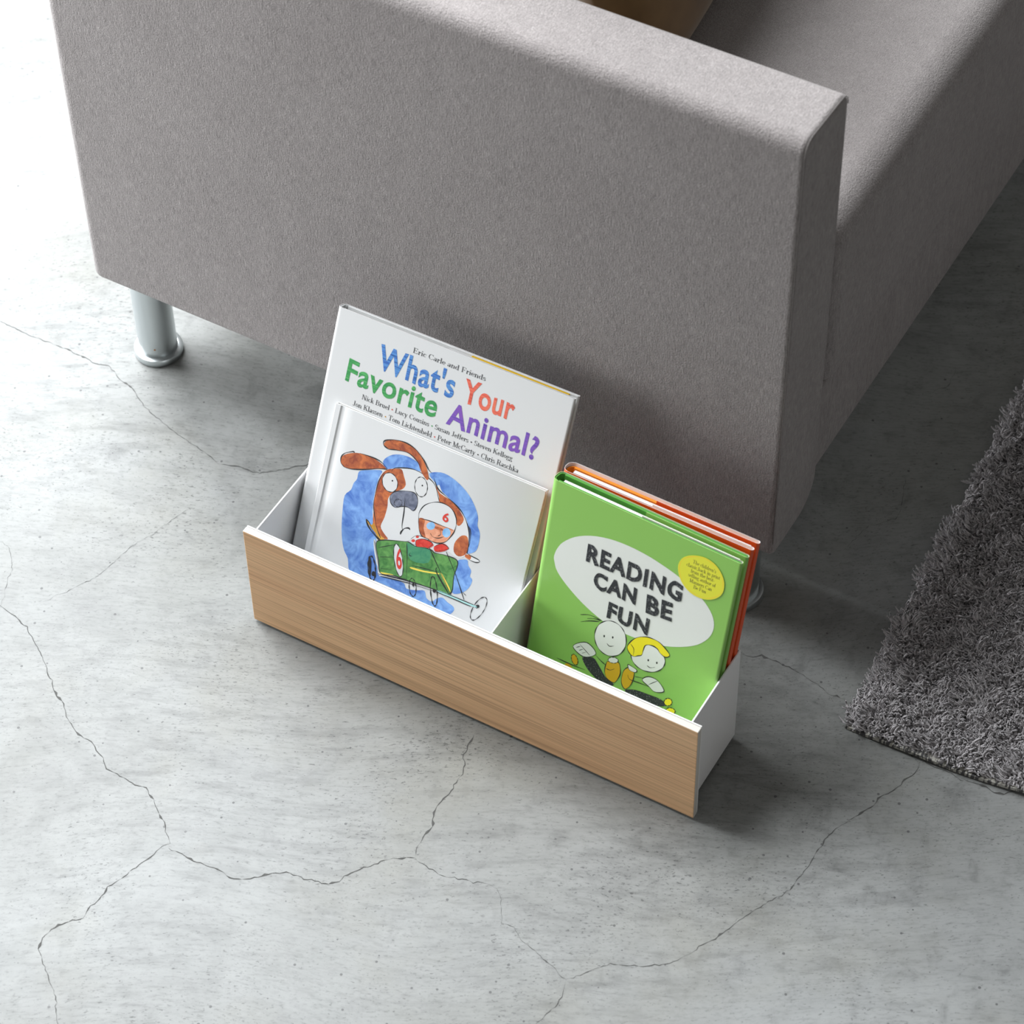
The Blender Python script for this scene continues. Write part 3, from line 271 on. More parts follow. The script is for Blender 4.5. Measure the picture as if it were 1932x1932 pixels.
READ=[('F','cream',[(13.3,164.3),(13.8,169.5),(15.3,175.1),(19.3,183.1),(29.3,193.7),(43.4,202.1),(60.5,207.4),(78.0,209.2),(95.8,208.5),(111.3,206.0),(127.1,202.2),(139.2,197.3),(152.9,190.5),(161.9,182.6),(166.8,174.0),(167.7,164.6),(164.6,154.5),(156.5,143.9),(144.2,135.1),(127.7,127.3),(110.5,123.2),(92.8,121.1),(77.2,121.5),(62.3,125.2),(46.9,131.6),(33.9,139.2),(23.6,146.8),(17.3,153.5),(14.8,159.4)]),('S','ink',[(46.8,119.3),(56.0,123.3),(67.1,123.1)],0.5),('S','ink',[(53.5,118.5),(60.2,121.7),(66.5,122.8)],0.5),('S','ink',[(47.9,112.0),(55.7,117.0),(65.4,121.3)],0.5),('F','black',[(55.5,77.0),(65.3,81.5),(71.4,76.7),(80.8,67.0),(89.2,64.1),(82.2,58.9),(74.0,60.4),(65.4,64.6),(59.0,70.0)]),('S','ink',[(31.7,63.2),(47.0,63.6),(60.0,65.0)],0.5),('F','gold',[(51.0,72.7),(51.6,71.2),(52.0,69.6),(52.0,68.0),(51.6,66.7),(51.0,65.8),(50.1,65.3),(49.1,65.3),(48.0,65.8),(47.0,66.8),(46.1,68.1),(45.5,69.6),(45.2,71.2),(45.2,72.8),(45.5,74.1),(46.1,75.0),(47.0,75.5),(48.0,75.5),(49.1,74.9),(50.1,74.0)]),('C','ink',[(51.0,72.7),(51.6,71.2),(52.0,69.6),(52.0,68.0),(51.6,66.7),(51.0,65.8),(50.1,65.3),(49.1,65.3),(48.0,65.8),(47.0,66.8),(46.1,68.1),(45.5,69.6),(45.2,71.2),(45.2,72.8),(45.5,74.1),(46.1,75.0),(47.0,75.5),(48.0,75.5),(49.1,74.9),(50.1,74.0)],0.4),('F','gold',[(45.9,62.4),(46.8,61.5),(47.5,60.4),(47.9,59.2),(47.8,57.9),(47.4,56.8),(46.6,55.9),(45.6,55.3),(44.4,55.0),(43.2,55.2),(42.0,55.7),(41.0,56.6),(40.4,57.7),(40.0,58.9),(40.1,60.2),(40.5,61.3),(41.3,62.2),(42.3,62.8),(43.5,63.1),(44.7,62.9)]),('F','cream',[(44.9,83.5),(56.8,93.8),(67.3,87.0),(56.4,77.8)]),('C','ink',[(44.9,83.5),(56.8,93.8),(67.3,87.0),(56.4,77.8)],0.45),('S','ink',[(51.0,88.7),(61.9,82.3)],0.4),('S','ink',[(48.1,83.7),(51.9,87.0)],0.35),('S','ink',[(51.2,82.1),(55.1,85.5)],0.35),('S','ink',[(54.4,80.6),(58.2,83.9)],0.35),('F','cream',[(89.7,122.3),(92.0,117.6),(93.0,112.1),(92.6,106.3),(90.7,100.8),(87.6,96.1),(83.5,92.7),(78.9,91.0),(74.2,91.0),(69.9,92.9),(66.3,96.4),(64.0,101.1),(63.0,106.7),(63.5,112.5),(65.4,118.0),(68.6,122.6),(72.7,126.0),(77.2,127.7),(81.9,127.6),(86.2,125.8)]),('C','ink',[(89.7,122.3),(92.0,117.6),(93.0,112.1),(92.6,106.3),(90.7,100.8),(87.6,96.1),(83.5,92.7),(78.9,91.0),(74.2,91.0),(69.9,92.9),(66.3,96.4),(64.0,101.1),(63.0,106.7),(63.5,112.5),(65.4,118.0),(68.6,122.6),(72.7,126.0),(77.2,127.7),(81.9,127.6),(86.2,125.8)],0.5),('S','ink',[(75.6,103.0),(78.5,101.2),(82.7,103.7)],0.45),('F','ink',[(72.7,109.2),(72.8,108.8),(72.7,108.4),(72.6,108.1),(72.4,107.8),(72.2,107.6),(72.0,107.6),(71.8,107.6),(71.6,107.8),(71.4,108.1),(71.3,108.5),(71.3,108.8),(71.3,109.2),(71.4,109.6),(71.6,109.9),(71.8,110.0),(72.1,110.1),(72.3,110.0),(72.5,109.9),(72.7,109.6)]),('F','ink',[(80.8,112.0),(80.8,111.6),(80.7,111.2),(80.6,110.9),(80.5,110.6),(80.2,110.4),(80.0,110.4),(79.8,110.4),(79.6,110.6),(79.4,110.9),(79.3,111.2),(79.3,111.6),(79.3,112.0),(79.5,112.4),(79.6,112.6),(79.8,112.8),(80.1,112.9),(80.3,112.8),(80.5,112.6),(80.7,112.3)]),('F','gold',[(78.4,81.9),(80.4,85.6),(89.0,89.0),(91.7,84.6),(92.9,77.6),(90.4,68.5),(87.0,65.6),(81.4,67.3),(78.3,73.0)]),('C','ink',[(78.4,81.9),(80.4,85.6),(89.0,89.0),(91.7,84.6),(92.9,77.6),(90.4,68.5),(87.0,65.6),(81.4,67.3),(78.3,73.0)],0.45),('F','cream',[(88.9,90.4),(88.7,89.3),(88.0,88.2),(87.0,87.1),(85.8,86.2),(84.3,85.6),(82.9,85.2),(81.6,85.1),(80.5,85.5),(79.8,86.1),(79.6,87.0),(79.8,88.0),(80.4,89.1),(81.4,90.2),(82.7,91.1),(84.1,91.8),(85.5,92.2),(86.9,92.2),(87.9,91.9),(88.6,91.3)]),('C','ink',[(88.9,90.4),(88.7,89.3),(88.0,88.2),(87.0,87.1),(85.8,86.2),(84.3,85.6),(82.9,85.2),(81.6,85.1),(80.5,85.5),(79.8,86.1),(79.6,87.0),(79.8,88.0),(80.4,89.1),(81.4,90.2),(82.7,91.1),(84.1,91.8),(85.5,92.2),(86.9,92.2),(87.9,91.9),(88.6,91.3)],0.4),('S','ink',[(78.0,80.2),(73.1,82.0),(67.4,85.1)],0.45),('S','ink',[(79.2,76.8),(83.1,77.1),(86.8,80.5)],0.45),('F','cream',[(131.1,108.0),(129.5,103.5),(126.6,99.4),(122.5,96.1),(117.8,93.9),(112.8,93.1),(108.0,93.6),(104.0,95.5),(101.1,98.6),(99.6,102.6),(99.7,107.0),(101.3,111.5),(104.3,115.6),(108.4,118.8),(113.1,121.0),(118.1,121.8),(122.8,121.3),(126.8,119.3),(129.7,116.3),(131.2,112.4)]),('C','ink',[(131.1,108.0),(129.5,103.5),(126.6,99.4),(122.5,96.1),(117.8,93.9),(112.8,93.1),(108.0,93.6),(104.0,95.5),(101.1,98.6),(99.6,102.6),(99.7,107.0),(101.3,111.5),(104.3,115.6),(108.4,118.8),(113.1,121.0),(118.1,121.8),(122.8,121.3),(126.8,119.3),(129.7,116.3),(131.2,112.4)],0.5),('F','lemon',[(94.9,108.2),(96.4,114.7),(101.5,122.5),(109.6,127.8),(117.1,129.2),(123.6,128.4),(130.7,124.3),(134.2,120.4),(130.8,116.8),(125.4,118.3),(122.3,121.2),(117.0,122.4),(111.1,119.3),(109.8,113.2),(109.2,107.8),(105.8,105.0),(102.3,102.5),(98.3,103.4)]),('C','ink',[(94.9,108.2),(96.4,114.7),(101.5,122.5),(109.6,127.8),(117.1,129.2),(123.6,128.4),(130.7,124.3),(134.2,120.4),(130.8,116.8),(125.4,118.3),(122.3,121.2),(117.0,122.4),(111.1,119.3),(109.8,113.2),(109.2,107.8),(105.8,105.0),(102.3,102.5),(98.3,103.4)],0.5),('S','ink',[(97.2,113.7),(101.1,110.0),(101.6,103.0)],0.35),('S','ink',[(115.8,99.7),(119.1,99.0),(123.2,101.8)],0.45),('F','ink',[(116.7,106.0),(116.8,105.6),(116.7,105.2),(116.6,104.9),(116.4,104.6),(116.2,104.4),(116.0,104.4),(115.8,104.4),(115.6,104.6),(115.4,104.9),(115.3,105.3),(115.3,105.6),(115.3,106.0),(115.4,106.4),(115.6,106.7),(115.8,106.8),(116.1,106.9),(116.3,106.8),(116.5,106.6),(116.6,106.4)]),('F','ink',[(124.9,107.4),(124.9,107.1),(124.8,106.7),(124.7,106.3),(124.6,106.1),(124.4,105.9),(124.1,105.8),(123.9,105.9),(123.7,106.1),(123.5,106.3),(123.4,106.7),(123.4,107.1),(123.5,107.5),(123.6,107.8),(123.7,108.1),(123.9,108.3),(124.2,108.3),(124.4,108.3),(124.6,108.1),(124.8,107.8)]),('F','black',[(99.8,63.3),(109.3,69.1),(122.0,70.9),(133.5,72.0),(140.5,69.2),(134.8,64.6),(123.8,60.8),(110.9,59.7)]),('F','gold',[(95.4,82.2),(99.5,88.8),(104.9,87.3),(105.7,78.9),(103.8,70.6),(99.6,65.0),(95.4,70.4)]),('C','ink',[(95.4,82.2),(99.5,88.8),(104.9,87.3),(105.7,78.9),(103.8,70.6),(99.6,65.0),(95.4,70.4)],0.45),('F','cream',[(98.4,91.4),(101.6,91.4),(107.3,90.1),(106.3,87.0),(100.5,86.8)]),('C','ink',[(98.4,91.4),(101.6,91.4),(107.3,90.1),(106.3,87.0),(100.5,86.8)],0.4),('S','ink',[(107.0,82.6),(113.2,84.5),(117.0,85.0)],0.45),('S','ink',[(100.1,81.1),(102.7,77.3),(112.9,78.4),(123.2,79.3)],0.45),('F','cream',[(114.1,82.8),(118.9,89.0),(127.9,89.4),(135.6,81.9),(127.5,76.8),(120.8,79.5)]),('C','ink',[(114.1,82.8),(118.9,89.0),(127.9,89.4),(135.6,81.9),(127.5,76.8),(120.8,79.5)],0.45),('S','ink',[(120.5,81.1),(127.9,89.2)],0.35),('F','lemon',[(144.7,74.7),(144.7,73.4),(144.4,72.1),(143.8,70.8),(142.9,69.8),(141.8,69.0),(140.7,68.6),(139.6,68.6),(138.7,69.0),(138.0,69.8),(137.6,70.8),(137.6,72.1),(137.9,73.4),(138.5,74.7),(139.4,75.7),(140.5,76.5),(141.6,76.9),(142.7,76.9),(143.6,76.5),(144.3,75.7)]),('C','ink',[(144.7,74.7),(144.7,73.4),(144.4,72.1),(143.8,70.8),(142.9,69.8),(141.8,69.0),(140.7,68.6),(139.6,68.6),(138.7,69.0),(138.0,69.8),(137.6,70.8),(137.6,72.1),(137.9,73.4),(138.5,74.7),(139.4,75.7),(140.5,76.5),(141.6,76.9),(142.7,76.9),(143.6,76.5),(144.3,75.7)],0.5),('F','lemon',[(149.2,66.1),(149.0,64.9),(148.5,63.6),(147.5,62.5),(146.3,61.5),(145.0,60.9),(143.6,60.6),(142.4,60.8),(141.4,61.3),(140.8,62.1),(140.6,63.2),(140.8,64.4),(141.4,65.7),(142.3,66.8),(143.5,67.7),(144.8,68.4),(146.2,68.6),(147.4,68.5),(148.4,68.0),(149.0,67.2)]),('C','ink',[(149.2,66.1),(149.0,64.9),(148.5,63.6),(147.5,62.5),(146.3,61.5),(145.0,60.9),(143.6,60.6),(142.4,60.8),(141.4,61.3),(140.8,62.1),(140.6,63.2),(140.8,64.4),(141.4,65.7),(142.3,66.8),(143.5,67.7),(144.8,68.4),(146.2,68.6),(147.4,68.5),(148.4,68.0),(149.0,67.2)],0.5),('S','ink',[(134.8,64.6),(139.0,63.1)],0.4)]
STICK=[('F','sticker',[(126.3,210.1),(127.2,218.8),(131.7,225.1),(139.5,229.7),(149.0,231.8),(158.1,229.5),(165.4,223.0),(169.1,215.3),(169.3,205.8),(165.2,198.2),(157.5,192.6),(147.9,190.7),(138.7,192.9),(130.6,199.9)]),('C','stickerline',[(127.6,210.2),(128.5,218.4),(132.7,224.3),(140.0,228.7),(149.0,230.6),(157.5,228.5),(164.4,222.4),(167.9,215.1),(168.0,206.2),(164.1,199.0),(157.0,193.7),(147.9,192.0),(139.3,194.1),(131.7,200.6)],0.35)]
TEXT={'c': [("What's",'bold','azure',(47.7,252.8),(123.7,252.8),(47.6,277.1)),('Your','bold','coral',(132.3,253.9),(182.1,254.0),(132.2,275.6)),('Favorite','bold','leaf',(20.2,230.9),(111.5,229.6),(21.1,251.9)),('Animal?','bold','violet',(122.5,228.5),(210.7,228.1),(124.1,249.7)),('Eric Carle and Friends','serif','grey_ink',(78.1,279.2),(150.1,279.2),(78.4,284.0)),('Nick Bruel * Lucy Cousins * Susan Jeffers * Steven Kellogg','serif','grey_ink',(39.3,219.9),(190.3,219.1),(39.6,224.5)),('Jon Klassen * Tom Lichtenheld * Peter McCarty * Chris Raschka','serif','grey_ink',(32.1,211.1),(198.1,210.4),(32.3,215.9))],'d': [('6','bold','red',(123.9,150.8),(129.8,150.5),(124.9,159.2)),('6','bold','red',(92.3,89.9),(97.6,91.3),(87.1,107.9))],'g': [('READING','block','black',(43.2,176.2),(134.8,178.9),(41.4,193.7)),('CAN','block','black',(53.8,153.7),(94.9,155.6),(52.7,170.0)),('BE','block','black',(105.4,153.0),(129.9,155.3),(104.6,170.9)),('FUN','block','black',(71.1,129.8),(110.8,130.5),(70.8,146.2))],'k': [("The children's",'serif','ink',(138.3,221.2),(160.1,221.4),(138.7,224.9)),('classic,back in print','serif','ink',(133.3,216.1),(164.6,216.9),(133.6,219.8)),('from the best-','serif','ink',(138.1,211.6),(160.3,212.2),(138.4,215.4)),('selling author of','serif','ink',(136.5,207.0),(162.1,207.7),(136.8,210.7)),('Manners Can','serif','ink',(138.7,201.9),(159.6,202.5),(139.1,205.7)),('Be Fun','serif','ink',(143.2,197.3),(155.1,197.7),(143.5,201.0))]}
CRACKS=[(1.0,[(-265.1,-93.3),(-238.5,-97.2),(-213.6,-99.1),(-202.6,-101.3),(-194.2,-102.2),(-176.9,-106.8),(-160.8,-118.3),(-146.4,-127.4),(-133.0,-137.0),(-127.6,-142.9),(-120.6,-145.6),(-115.5,-152.1),(-106.7,-158.7),(-96.1,-162.4),(-88.2,-170.2),(-80.2,-176.1),(-68.2,-182.4),(-58.4,-184.6),(-50.4,-184.5),(-41.1,-190.3),(-28.4,-196.8),(-21.6,-202.3),(-13.5,-202.3),(-0.0,-202.8),(13.4,-203.4),(23.8,-203.7),(35.5,-211.3),(46.1,-219.3),(55.1,-224.1),(63.5,-233.3),(71.7,-240.0)]),(0.9,[(71.8,-240.1),(66.6,-249.3),(58.7,-277.4),(51.5,-306.0),(49.0,-340.7),(36.5,-353.7),(32.6,-370.8),(35.7,-381.0),(52.9,-394.8),(75.5,-411.1),(94.3,-434.9)]),(0.9,[(73.1,-244.4),(99.3,-245.2),(121.6,-242.0),(138.7,-243.4),(153.5,-233.3),(174.1,-215.6),(194.1,-213.5),(212.0,-208.3),(227.5,-182.4),(233.6,-175.3),(240.3,-164.7),(249.3,-157.8),(262.0,-150.0)]),(0.9,[(262.1,-150.0),(258.1,-141.6),(256.9,-128.7),(258.2,-115.2),(251.7,-102.2),(250.6,-94.9),(252.9,-75.3),(251.4,-68.5),(251.3,-51.5),(247.6,-42.4),(242.3,-36.2),(240.4,-24.0),(240.1,-9.7)]),(0.8,[(262.1,-150.0),(277.7,-153.7),(298.2,-152.6),(317.9,-147.8),(327.8,-142.6)]),(0.4,[(327.8,-142.6),(338.1,-142.5),(348.0,-153.9),(358.3,-170.5),(369.9,-168.6),(384.7,-177.8),(399.3,-181.5),(415.9,-185.8),(432.1,-191.2)]),(0.7,[(432.1,-191.2),(442.0,-179.8),(450.9,-167.9),(462.5,-158.1),(481.2,-149.9),(492.5,-142.3),(499.2,-136.1),(506.0,-124.1)]),(0.7,[(432.1,-191.2),(436.2,-204.1),(437.4,-218.6),(433.8,-231.2),(431.4,-240.5)]),(0.7,[(506.0,-124.3),(515.6,-104.8),(529.1,-73.4),(542.8,-41.6),(553.6,-23.4),(555.8,2.3),(557.3,40.3),(565.3,63.0)]),(0.8,[(565.7,62.9),(571.5,77.1),(577.9,89.9),(577.8,98.4),(583.4,107.1),(587.9,118.3),(589.3,127.7),(594.4,141.8),(593.6,148.9)]),(1.1,[(593.6,148.9),(596.0,154.3),(606.2,152.2),(615.2,153.5),(632.0,150.5),(633.6,153.3),(643.9,154.0),(653.8,155.3),(662.6,152.8),(670.8,155.6),(678.9,165.7),(685.3,170.5),(697.7,172.6)]),(1.1,[(593.6,148.9),(586.0,152.8),(579.4,159.8),(571.2,162.8),(558.8,164.1),(551.0,166.1),(537.6,169.5),(528.1,170.6),(518.2,172.7),(506.3,181.0),(499.0,181.5),(490.2,179.1)]),(1.2,[(401.1,183.4),(406.9,182.5),(414.2,183.8),(420.1,189.9),(437.6,190.0),(454.0,188.9),(471.6,185.0),(491.0,179.6)]),(0.8,[(-447.8,197.6),(-435.3,198.5),(-394.1,195.9),(-350.9,198.9),(-323.9,197.2),(-303.6,200.2),(-284.0,190.4),(-260.0,183.3),(-238.7,170.8),(-219.4,165.4),(-191.8,156.8),(-160.0,150.8),(-137.1,144.0)]),(1.3,[(-137.1,144.0),(-117.5,151.0),(-94.9,153.5),(-72.5,174.6),(-61.6,183.8),(-49.6,204.6)]),(0.35,[(-181.7,-77.2),(-156.5,-29.1),(-148.7,19.5),(-135.1,60.7),(-126.4,92.1)]),(0.35,[(419.3,561.7),(428.9,577.7),(427.8,592.6),(423.4,605.0)]),(0.4,[(-260.8,-35.8),(-247.2,-39.3),(-229.1,-58.7),(-221.7,-80.1),(-213.0,-98.3)]),(0.4,[(430.7,336.0),(438.2,377.3),(456.9,395.3),(455.7,409.7),(443.2,448.5)])]


def crack_mesh(pts, wd):
    P = []
    for a, b in zip(pts[:-1], pts[1:]):
        a, b = np.array(a)/1000, np.array(b)/1000; n = max(2, int(np.linalg.norm(b-a)/.003)); d = b-a; nr = np.array([-d[1], d[0]])/(np.linalg.norm(d)+1e-9)
        off = 0
        for j in range(n):
            off = .55*off+rng.normal()*.00062
            P.append(a+d*j/n+nr*off*(0 if j == 0 else 1))
    P.append(np.array(pts[-1])/1000); vs, fs = [], []
    for i, p in enumerate(P):
        d = P[min(i+1, len(P)-1)]-P[max(i-1, 0)]; nr = np.array([-d[1], d[0]])/(np.linalg.norm(d)+1e-9)
        hw = wd*.00026*(max(.2, 1+.6*rng.normal())+(3.2 if rng.random() < .06 else 0))*(min(1, .2+i*.2))*(min(1, .2+(len(P)-1-i)*.2))
        vs += [(*(p+nr*hw), .0003), (*(p-nr*hw), .0003)]
        if i: fs.append((2*i-2, 2*i-1, 2*i+1, 2*i))
    return mesh(vs, fs)
for wd, pts in CRACKS: link('crack', crack_mesh(pts, wd), 'crack', floor)

# ---------------------------------------------------------------- sofa
SX, SY = .06, 1.05
sofa = thing('sofa', 'grey fabric sofa with thick upright arm and round metal legs', 'sofa', (SX, SY, 0))
def loc_me(me): me.transform(Matrix.Translation((-SX, -SY, 0))); return me
AX0, AX1 = -.3055, .4177
def lean(me):
    # the inner face leans out a little towards the top and the top slopes down inwards
    for v in me.vertices:
        k = (v.co.y-.2)/.085; v.co.y -= k*.0075*min(1, max(0, (v.co.z-.38)/.2))
        if v.co.z > .57: v.co.z -= .004*k*k
    return me
arm = link('arm', loc_me(lean(rprism('x', (.2, .285), (.122, .5985), (AX0, AX1), (.008, .034, .013, .015), .012, .005, seg=10))), 'fabric', sofa, True, 40)
def seam_mesh():
    P = rprofile(.2, .285, .122, .5985, (.014, .034, .013, .015), .0012, 10)
    # outer edge of the front panel: up the outside, over the top
    idx = [p for p in P]; idx = idx[-11:]+[]; path = [(.2013, .14), (.2013, .3), (.2013, .45)]+list(reversed(P[33:44]))[0:0]
    path += [P[k] for k in range(43, 21, -1)]
    vs, fs = [], []; r = .00045
    for i, (y, z) in enumerate(path):
        for k in range(6):
            a = 2*PI*k/6; vs.append((AX1-.0006+r*math.cos(a), y, z+r*math.sin(a)) if 3 < i else (AX1-.0006+r*math.cos(a), y+r*math.sin(a), z))
        if i:
            for k in range(6): fs.append((6*i-6+k, 6*i-6+(k+1) % 6, 6*i+(k+1) % 6, 6*i+k))
    return mesh(vs, fs)
link('seam', loc_me(lean(seam_mesh())), 'seam_thread', arm)
link('arm', loc_me(rprism('x', (1.815, 1.90), (.122, .5985), (AX0, AX1), (.034, .014, .020, .012), .022, .004, seg=10)), 'fabric', sofa, True, 40)
link('seat_cushion', loc_me(rprism('y', (-.16, .413), (.243, .432), (.2925, 1.8075), (.004, .006, .030, .01), .024, .024, seg=10)), 'fabric', sofa, True, 40)
link('seat_base', loc_me(rprism('y', (-.29, .4088), (.128, .2425), (.2895, 1.8105), (.012, .012, .004, .004), .010, .010)), 'fabric', sofa, True, 40)
link('backrest', loc_me(rprism('y', (-.297, -.125), (.244, .73), (.2875, 1.8125), (.01, .01, .04, .03), .02, .02)), 'fabric', sofa, True, 40)
for (lx, ly) in ((-.272, .242), (.368, .244), (-.272, 1.856), (.368, 1.856)):
    leg = link('leg', lathe([(.0192, .008), (.0192, .13)]), 'chrome', sofa, True, 40); leg.location = (lx-SX, ly-SY, 0)
    link('foot_disc', lathe([(.0225, 0), (.0240, .001), (.0243, .0035), (.0243, .0065), (.0236, .008), (.0205, .0088), (.0198, .0088)]), 'chrome', leg, True, 30)
    if (lx, ly) == (-.272, .242):
        rs = link('rust_spot', lathe([(.0004, -.0002), (.0011, .0001), (.0004, .0004)], 10), 'rust', leg)
        a = math.radians(-62); rs.location = (.0192*math.cos(a), .0192*math.sin(a), .020); rs.rotation_euler = (PI/2, 0, a+PI/2)
# cushion leaning on the backrest
def pillow():
    n = 25; vs, fs = [], []; W2 = .215
    for sgn in (1, -1):
        for i in range(n):
            for j in range(n):
                u, v = 2*i/(n-1)-1, 2*j/(n-1)-1
                k = 1-.07*(1-abs(v)**2)*abs(u)**3; l = 1-.07*(1-abs(u)**2)*abs(v)**3
                h = .062*(max(0, (1-u*u)*(1-v*v)))**.42
                wr = .004*math.sin(9*u+4*v)*(1-u*u)*(1-v*v)
                vs.append((W2*u*k, sgn*(h+.0015)+wr, W2*v*l))
    for s in (0, 1):
        o = s*n*n
        for i in range(n-1):
            for j in range(n-1):
                q = (o+i*n+j, o+(i+1)*n+j, o+(i+1)*n+j+1, o+i*n+j+1); fs.append(q if s else q[::-1])
    rim = [i*n for i in range(n)]+[(n-1)*n+j for j in range(1, n)]+[i*n+n-1 for i in range(n-2, -1, -1)]+[j for j in range(n-2, 0, -1)]
    for a, b in zip(rim, rim[1:]+rim[:1]): fs.append((a, b, b+n*n, a+n*n))
    bm = bmesh.new(); bm.from_mesh(mesh(vs, fs)); return from_bm(bm)
cu = link('throw_cushion', pillow(), 'velvet', None, True)
cu.location = (.105, .535, .625); cu.rotation_euler = (math.radians(-20), 0, math.radians(97))
cu['label'] = 'dark brown cushion on the sofa seat behind the arm'; cu['category'] = 'cushion'

# ---------------------------------------------------------------- rug
RUG = Matrix.Translation((.521, .152, 0)) @ Matrix.Rotation(math.radians(3.2), 4, 'Z')
rug = thing('rug', 'dark charcoal shaggy pile rug lying on concrete right of the sofa', 'rug', RUG.translation, RUG.to_euler())
RW, RL = .85, 1.15
def backing():
    nx, ny = 44, 4; vs, fs = [], []
    for z in (0, 1):
        for j in range(ny):
            for i in range(nx):
                u = i/(nx-1); y = RL*(j/(ny-1))**2
                lift = (.0025*math.sin(u*21)**2+.003*(u > .12)*min(1, (u-.12)*9))*math.exp(-y/.05)
                vs.append((RW*u, y-.003*math.sin(17*u)*(j == 0), .0008+lift+.0035*z))
    N = nx*ny
    for z in (0, 1):
        for j in range(ny-1):
            for i in range(nx-1):
                q = (z*N+j*nx+i, z*N+j*nx+i+1, z*N+(j+1)*nx+i+1, z*N+(j+1)*nx+i); fs.append(q if z else q[::-1])
    for i in range(nx-1): fs.append((i, i+1, N+i+1, N+i)); k = (ny-1)*nx; fs.append((k+i+1, k+i, N+k+i, N+k+i+1))
    for j in range(ny-1): fs.append((j*nx+nx, j*nx, N+j*nx, N+j*nx+nx)); a = j*nx+nx-1; fs.append((a, a+nx, N+a+nx, N+a))
    return mesh(vs, fs)
link('backing', backing(), 'backing', rug)
def pile():
    sp = .0033; xs = np.arange(.002, RW-.002, sp); ys = np.arange(.004, RL-.002, sp)
    X, Y = np.meshgrid(xs, ys); X = X.ravel(); Y = Y.ravel()
    keep = (X < .36) & (Y < .62) | (rng.random(X.size) < .35); X, Y = X[keep], Y[keep]
    big = np.where((X < .36) & (Y < .62), 1., 1.7)
    X = X+rng.normal(0, .0008, X.size); Y = Y+rng.normal(0, .0008, Y.size)
    # clumped lean field
    def field(f, s):
        r = np.random.default_rng(s); o = 0
        for k in range(9):
            a = r.uniform(0, 2*PI); q = f*r.uniform(.6, 1.6); o = o+np.sin(q*(X*np.cos(a)+Y*np.sin(a))+r.uniform(0, 6.28))
        return o/3
    lx = .0034*field(330, 1)+.0035*field(120, 3); ly = .0034*field(330, 2)+.0035*field(120, 4)
    lx -= .004*np.exp(-X/.012); ly -= .002*np.exp(-Y/.010)
    H = .0175+.0028*field(330, 5)+rng.normal(0, .0012, X.size); H = H*np.clip(.55+X/.018, 0, 1)*np.clip(.5+Y/.022, 0, 1)
    n = X.size; S = 4; R = 5; K = 3
    V = np.zeros((n, S, R, K, 3)); ang0 = rng.uniform(0, 2*PI, n)
    for s in range(S):
        a = ang0+2*PI*s/S; jx, jy = rng.normal(0, .0015, (2, n)); hh = H*rng.uniform(.85, 1.08, n); curl = rng.uniform(.0012, .0027, n); ph = rng.uniform(0, 6.28, n)
        for r in range(R):
            t = r/(R-1); rad = 0.0009*big*(1, 1.15, 1.25, 1.3, 1.05)[r]
            cx = X+0.0008*big*np.cos(a)*(1+.9*t)+(lx+jx)*t**1.6+curl*np.sin(ph+5.2*t); cy = Y+0.0008*big*np.sin(a)*(1+.9*t)+(ly+jy)*t**1.6+curl*np.cos(ph+5.2*t)
            cz = .003+hh*(t-.33*t*t)
            for k in range(K):
                b = 2*PI*k/K; V[:, s, r, k, 0] = cx+rad*np.cos(b); V[:, s, r, k, 1] = cy+rad*np.sin(b); V[:, s, r, k, 2] = cz
    V = V.reshape(-1, 3).astype(np.float32); nt = n*S
    base = []
    for r in range(R-1):
        for k in range(K): base.append((r*K+k, r*K+(k+1) % K, (r+1)*K+(k+1) % K, (r+1)*K+k))
    base.append(((R-1)*K, (R-1)*K+1, (R-1)*K+2, (R-1)*K+2)); base = np.array(base)
    Fa = (np.arange(nt)[:, None, None]*(R*K)+base[None]).reshape(-1, 4)
    me = bpy.data.meshes.new('pile'); me.vertices.add(len(V)); me.vertices.foreach_set('co', V.ravel())
    me.loops.add(Fa.size); me.loops.foreach_set('vertex_index', Fa.ravel().astype(np.int32))
    me.polygons.add(len(Fa)); me.polygons.foreach_set('loop_start', np.arange(0, Fa.size, 4, dtype=np.int32))
    me.update(calc_edges=True); me.validate(); return me
pl = link('pile', pile(), 'yarn', rug, True); pl['kind'] = 'stuff'

# ---------------------------------------------------------------- book rack
W, H, T0, INS, D = .45, .1255, .0079, .0089, .0951
rack = thing('book_rack', 'low open rack with oak veneer front, white metal sides and two compartments', 'rack')
def front_board():
    bm = box_bm(0, W, 0, .0064, .003, H, .0007, 2)
    me = from_bm(bm)
    me.polygons.foreach_set('material_index', [0 if p.normal.y < -.6 else 1 for p in me.polygons]); return me
link('front_panel', front_board(), ['wood', 'ply_edge'], rack)
link('front_plate', from_bm(box_bm(.0003, W-.0003, .0066, T0, .0035, H+.0002, .0002, 1)), 'white_steel', rack)
def side_me(x0, x1, y0, y1, z0=.0064, zt0=H, zt1=H-.0006):
    bm = box_bm(x0, x1, y0, y1, z0, zt0, .00025, 1)
    for v in bm.verts:
        if v.co.z > .05 and v.co.y > .05: v.co.z += zt1-zt0
    return from_bm(bm)
link('side_panel', side_me(INS, INS+.0015, T0-.0002, D), 'white_steel', rack)
link('side_panel', side_me(W-INS-.0015, W-INS, T0-.0002, D), 'white_steel', rack)
link('divider', side_me(.2478, .2490, T0-.0002, D-.0015), 'white_steel', rack)
link('back_panel', from_bm(box_bm(INS+.0015, W-INS-.0015, D-.0013, D, .0064, H+.0004, .0002, 1)), 'white_steel', rack)
link('bottom_panel', from_bm(box_bm(INS+.0015, W-INS-.0015, T0-.0002, D-.0013, .0060, .0072, .0002, 1)), 'white_steel', rack)
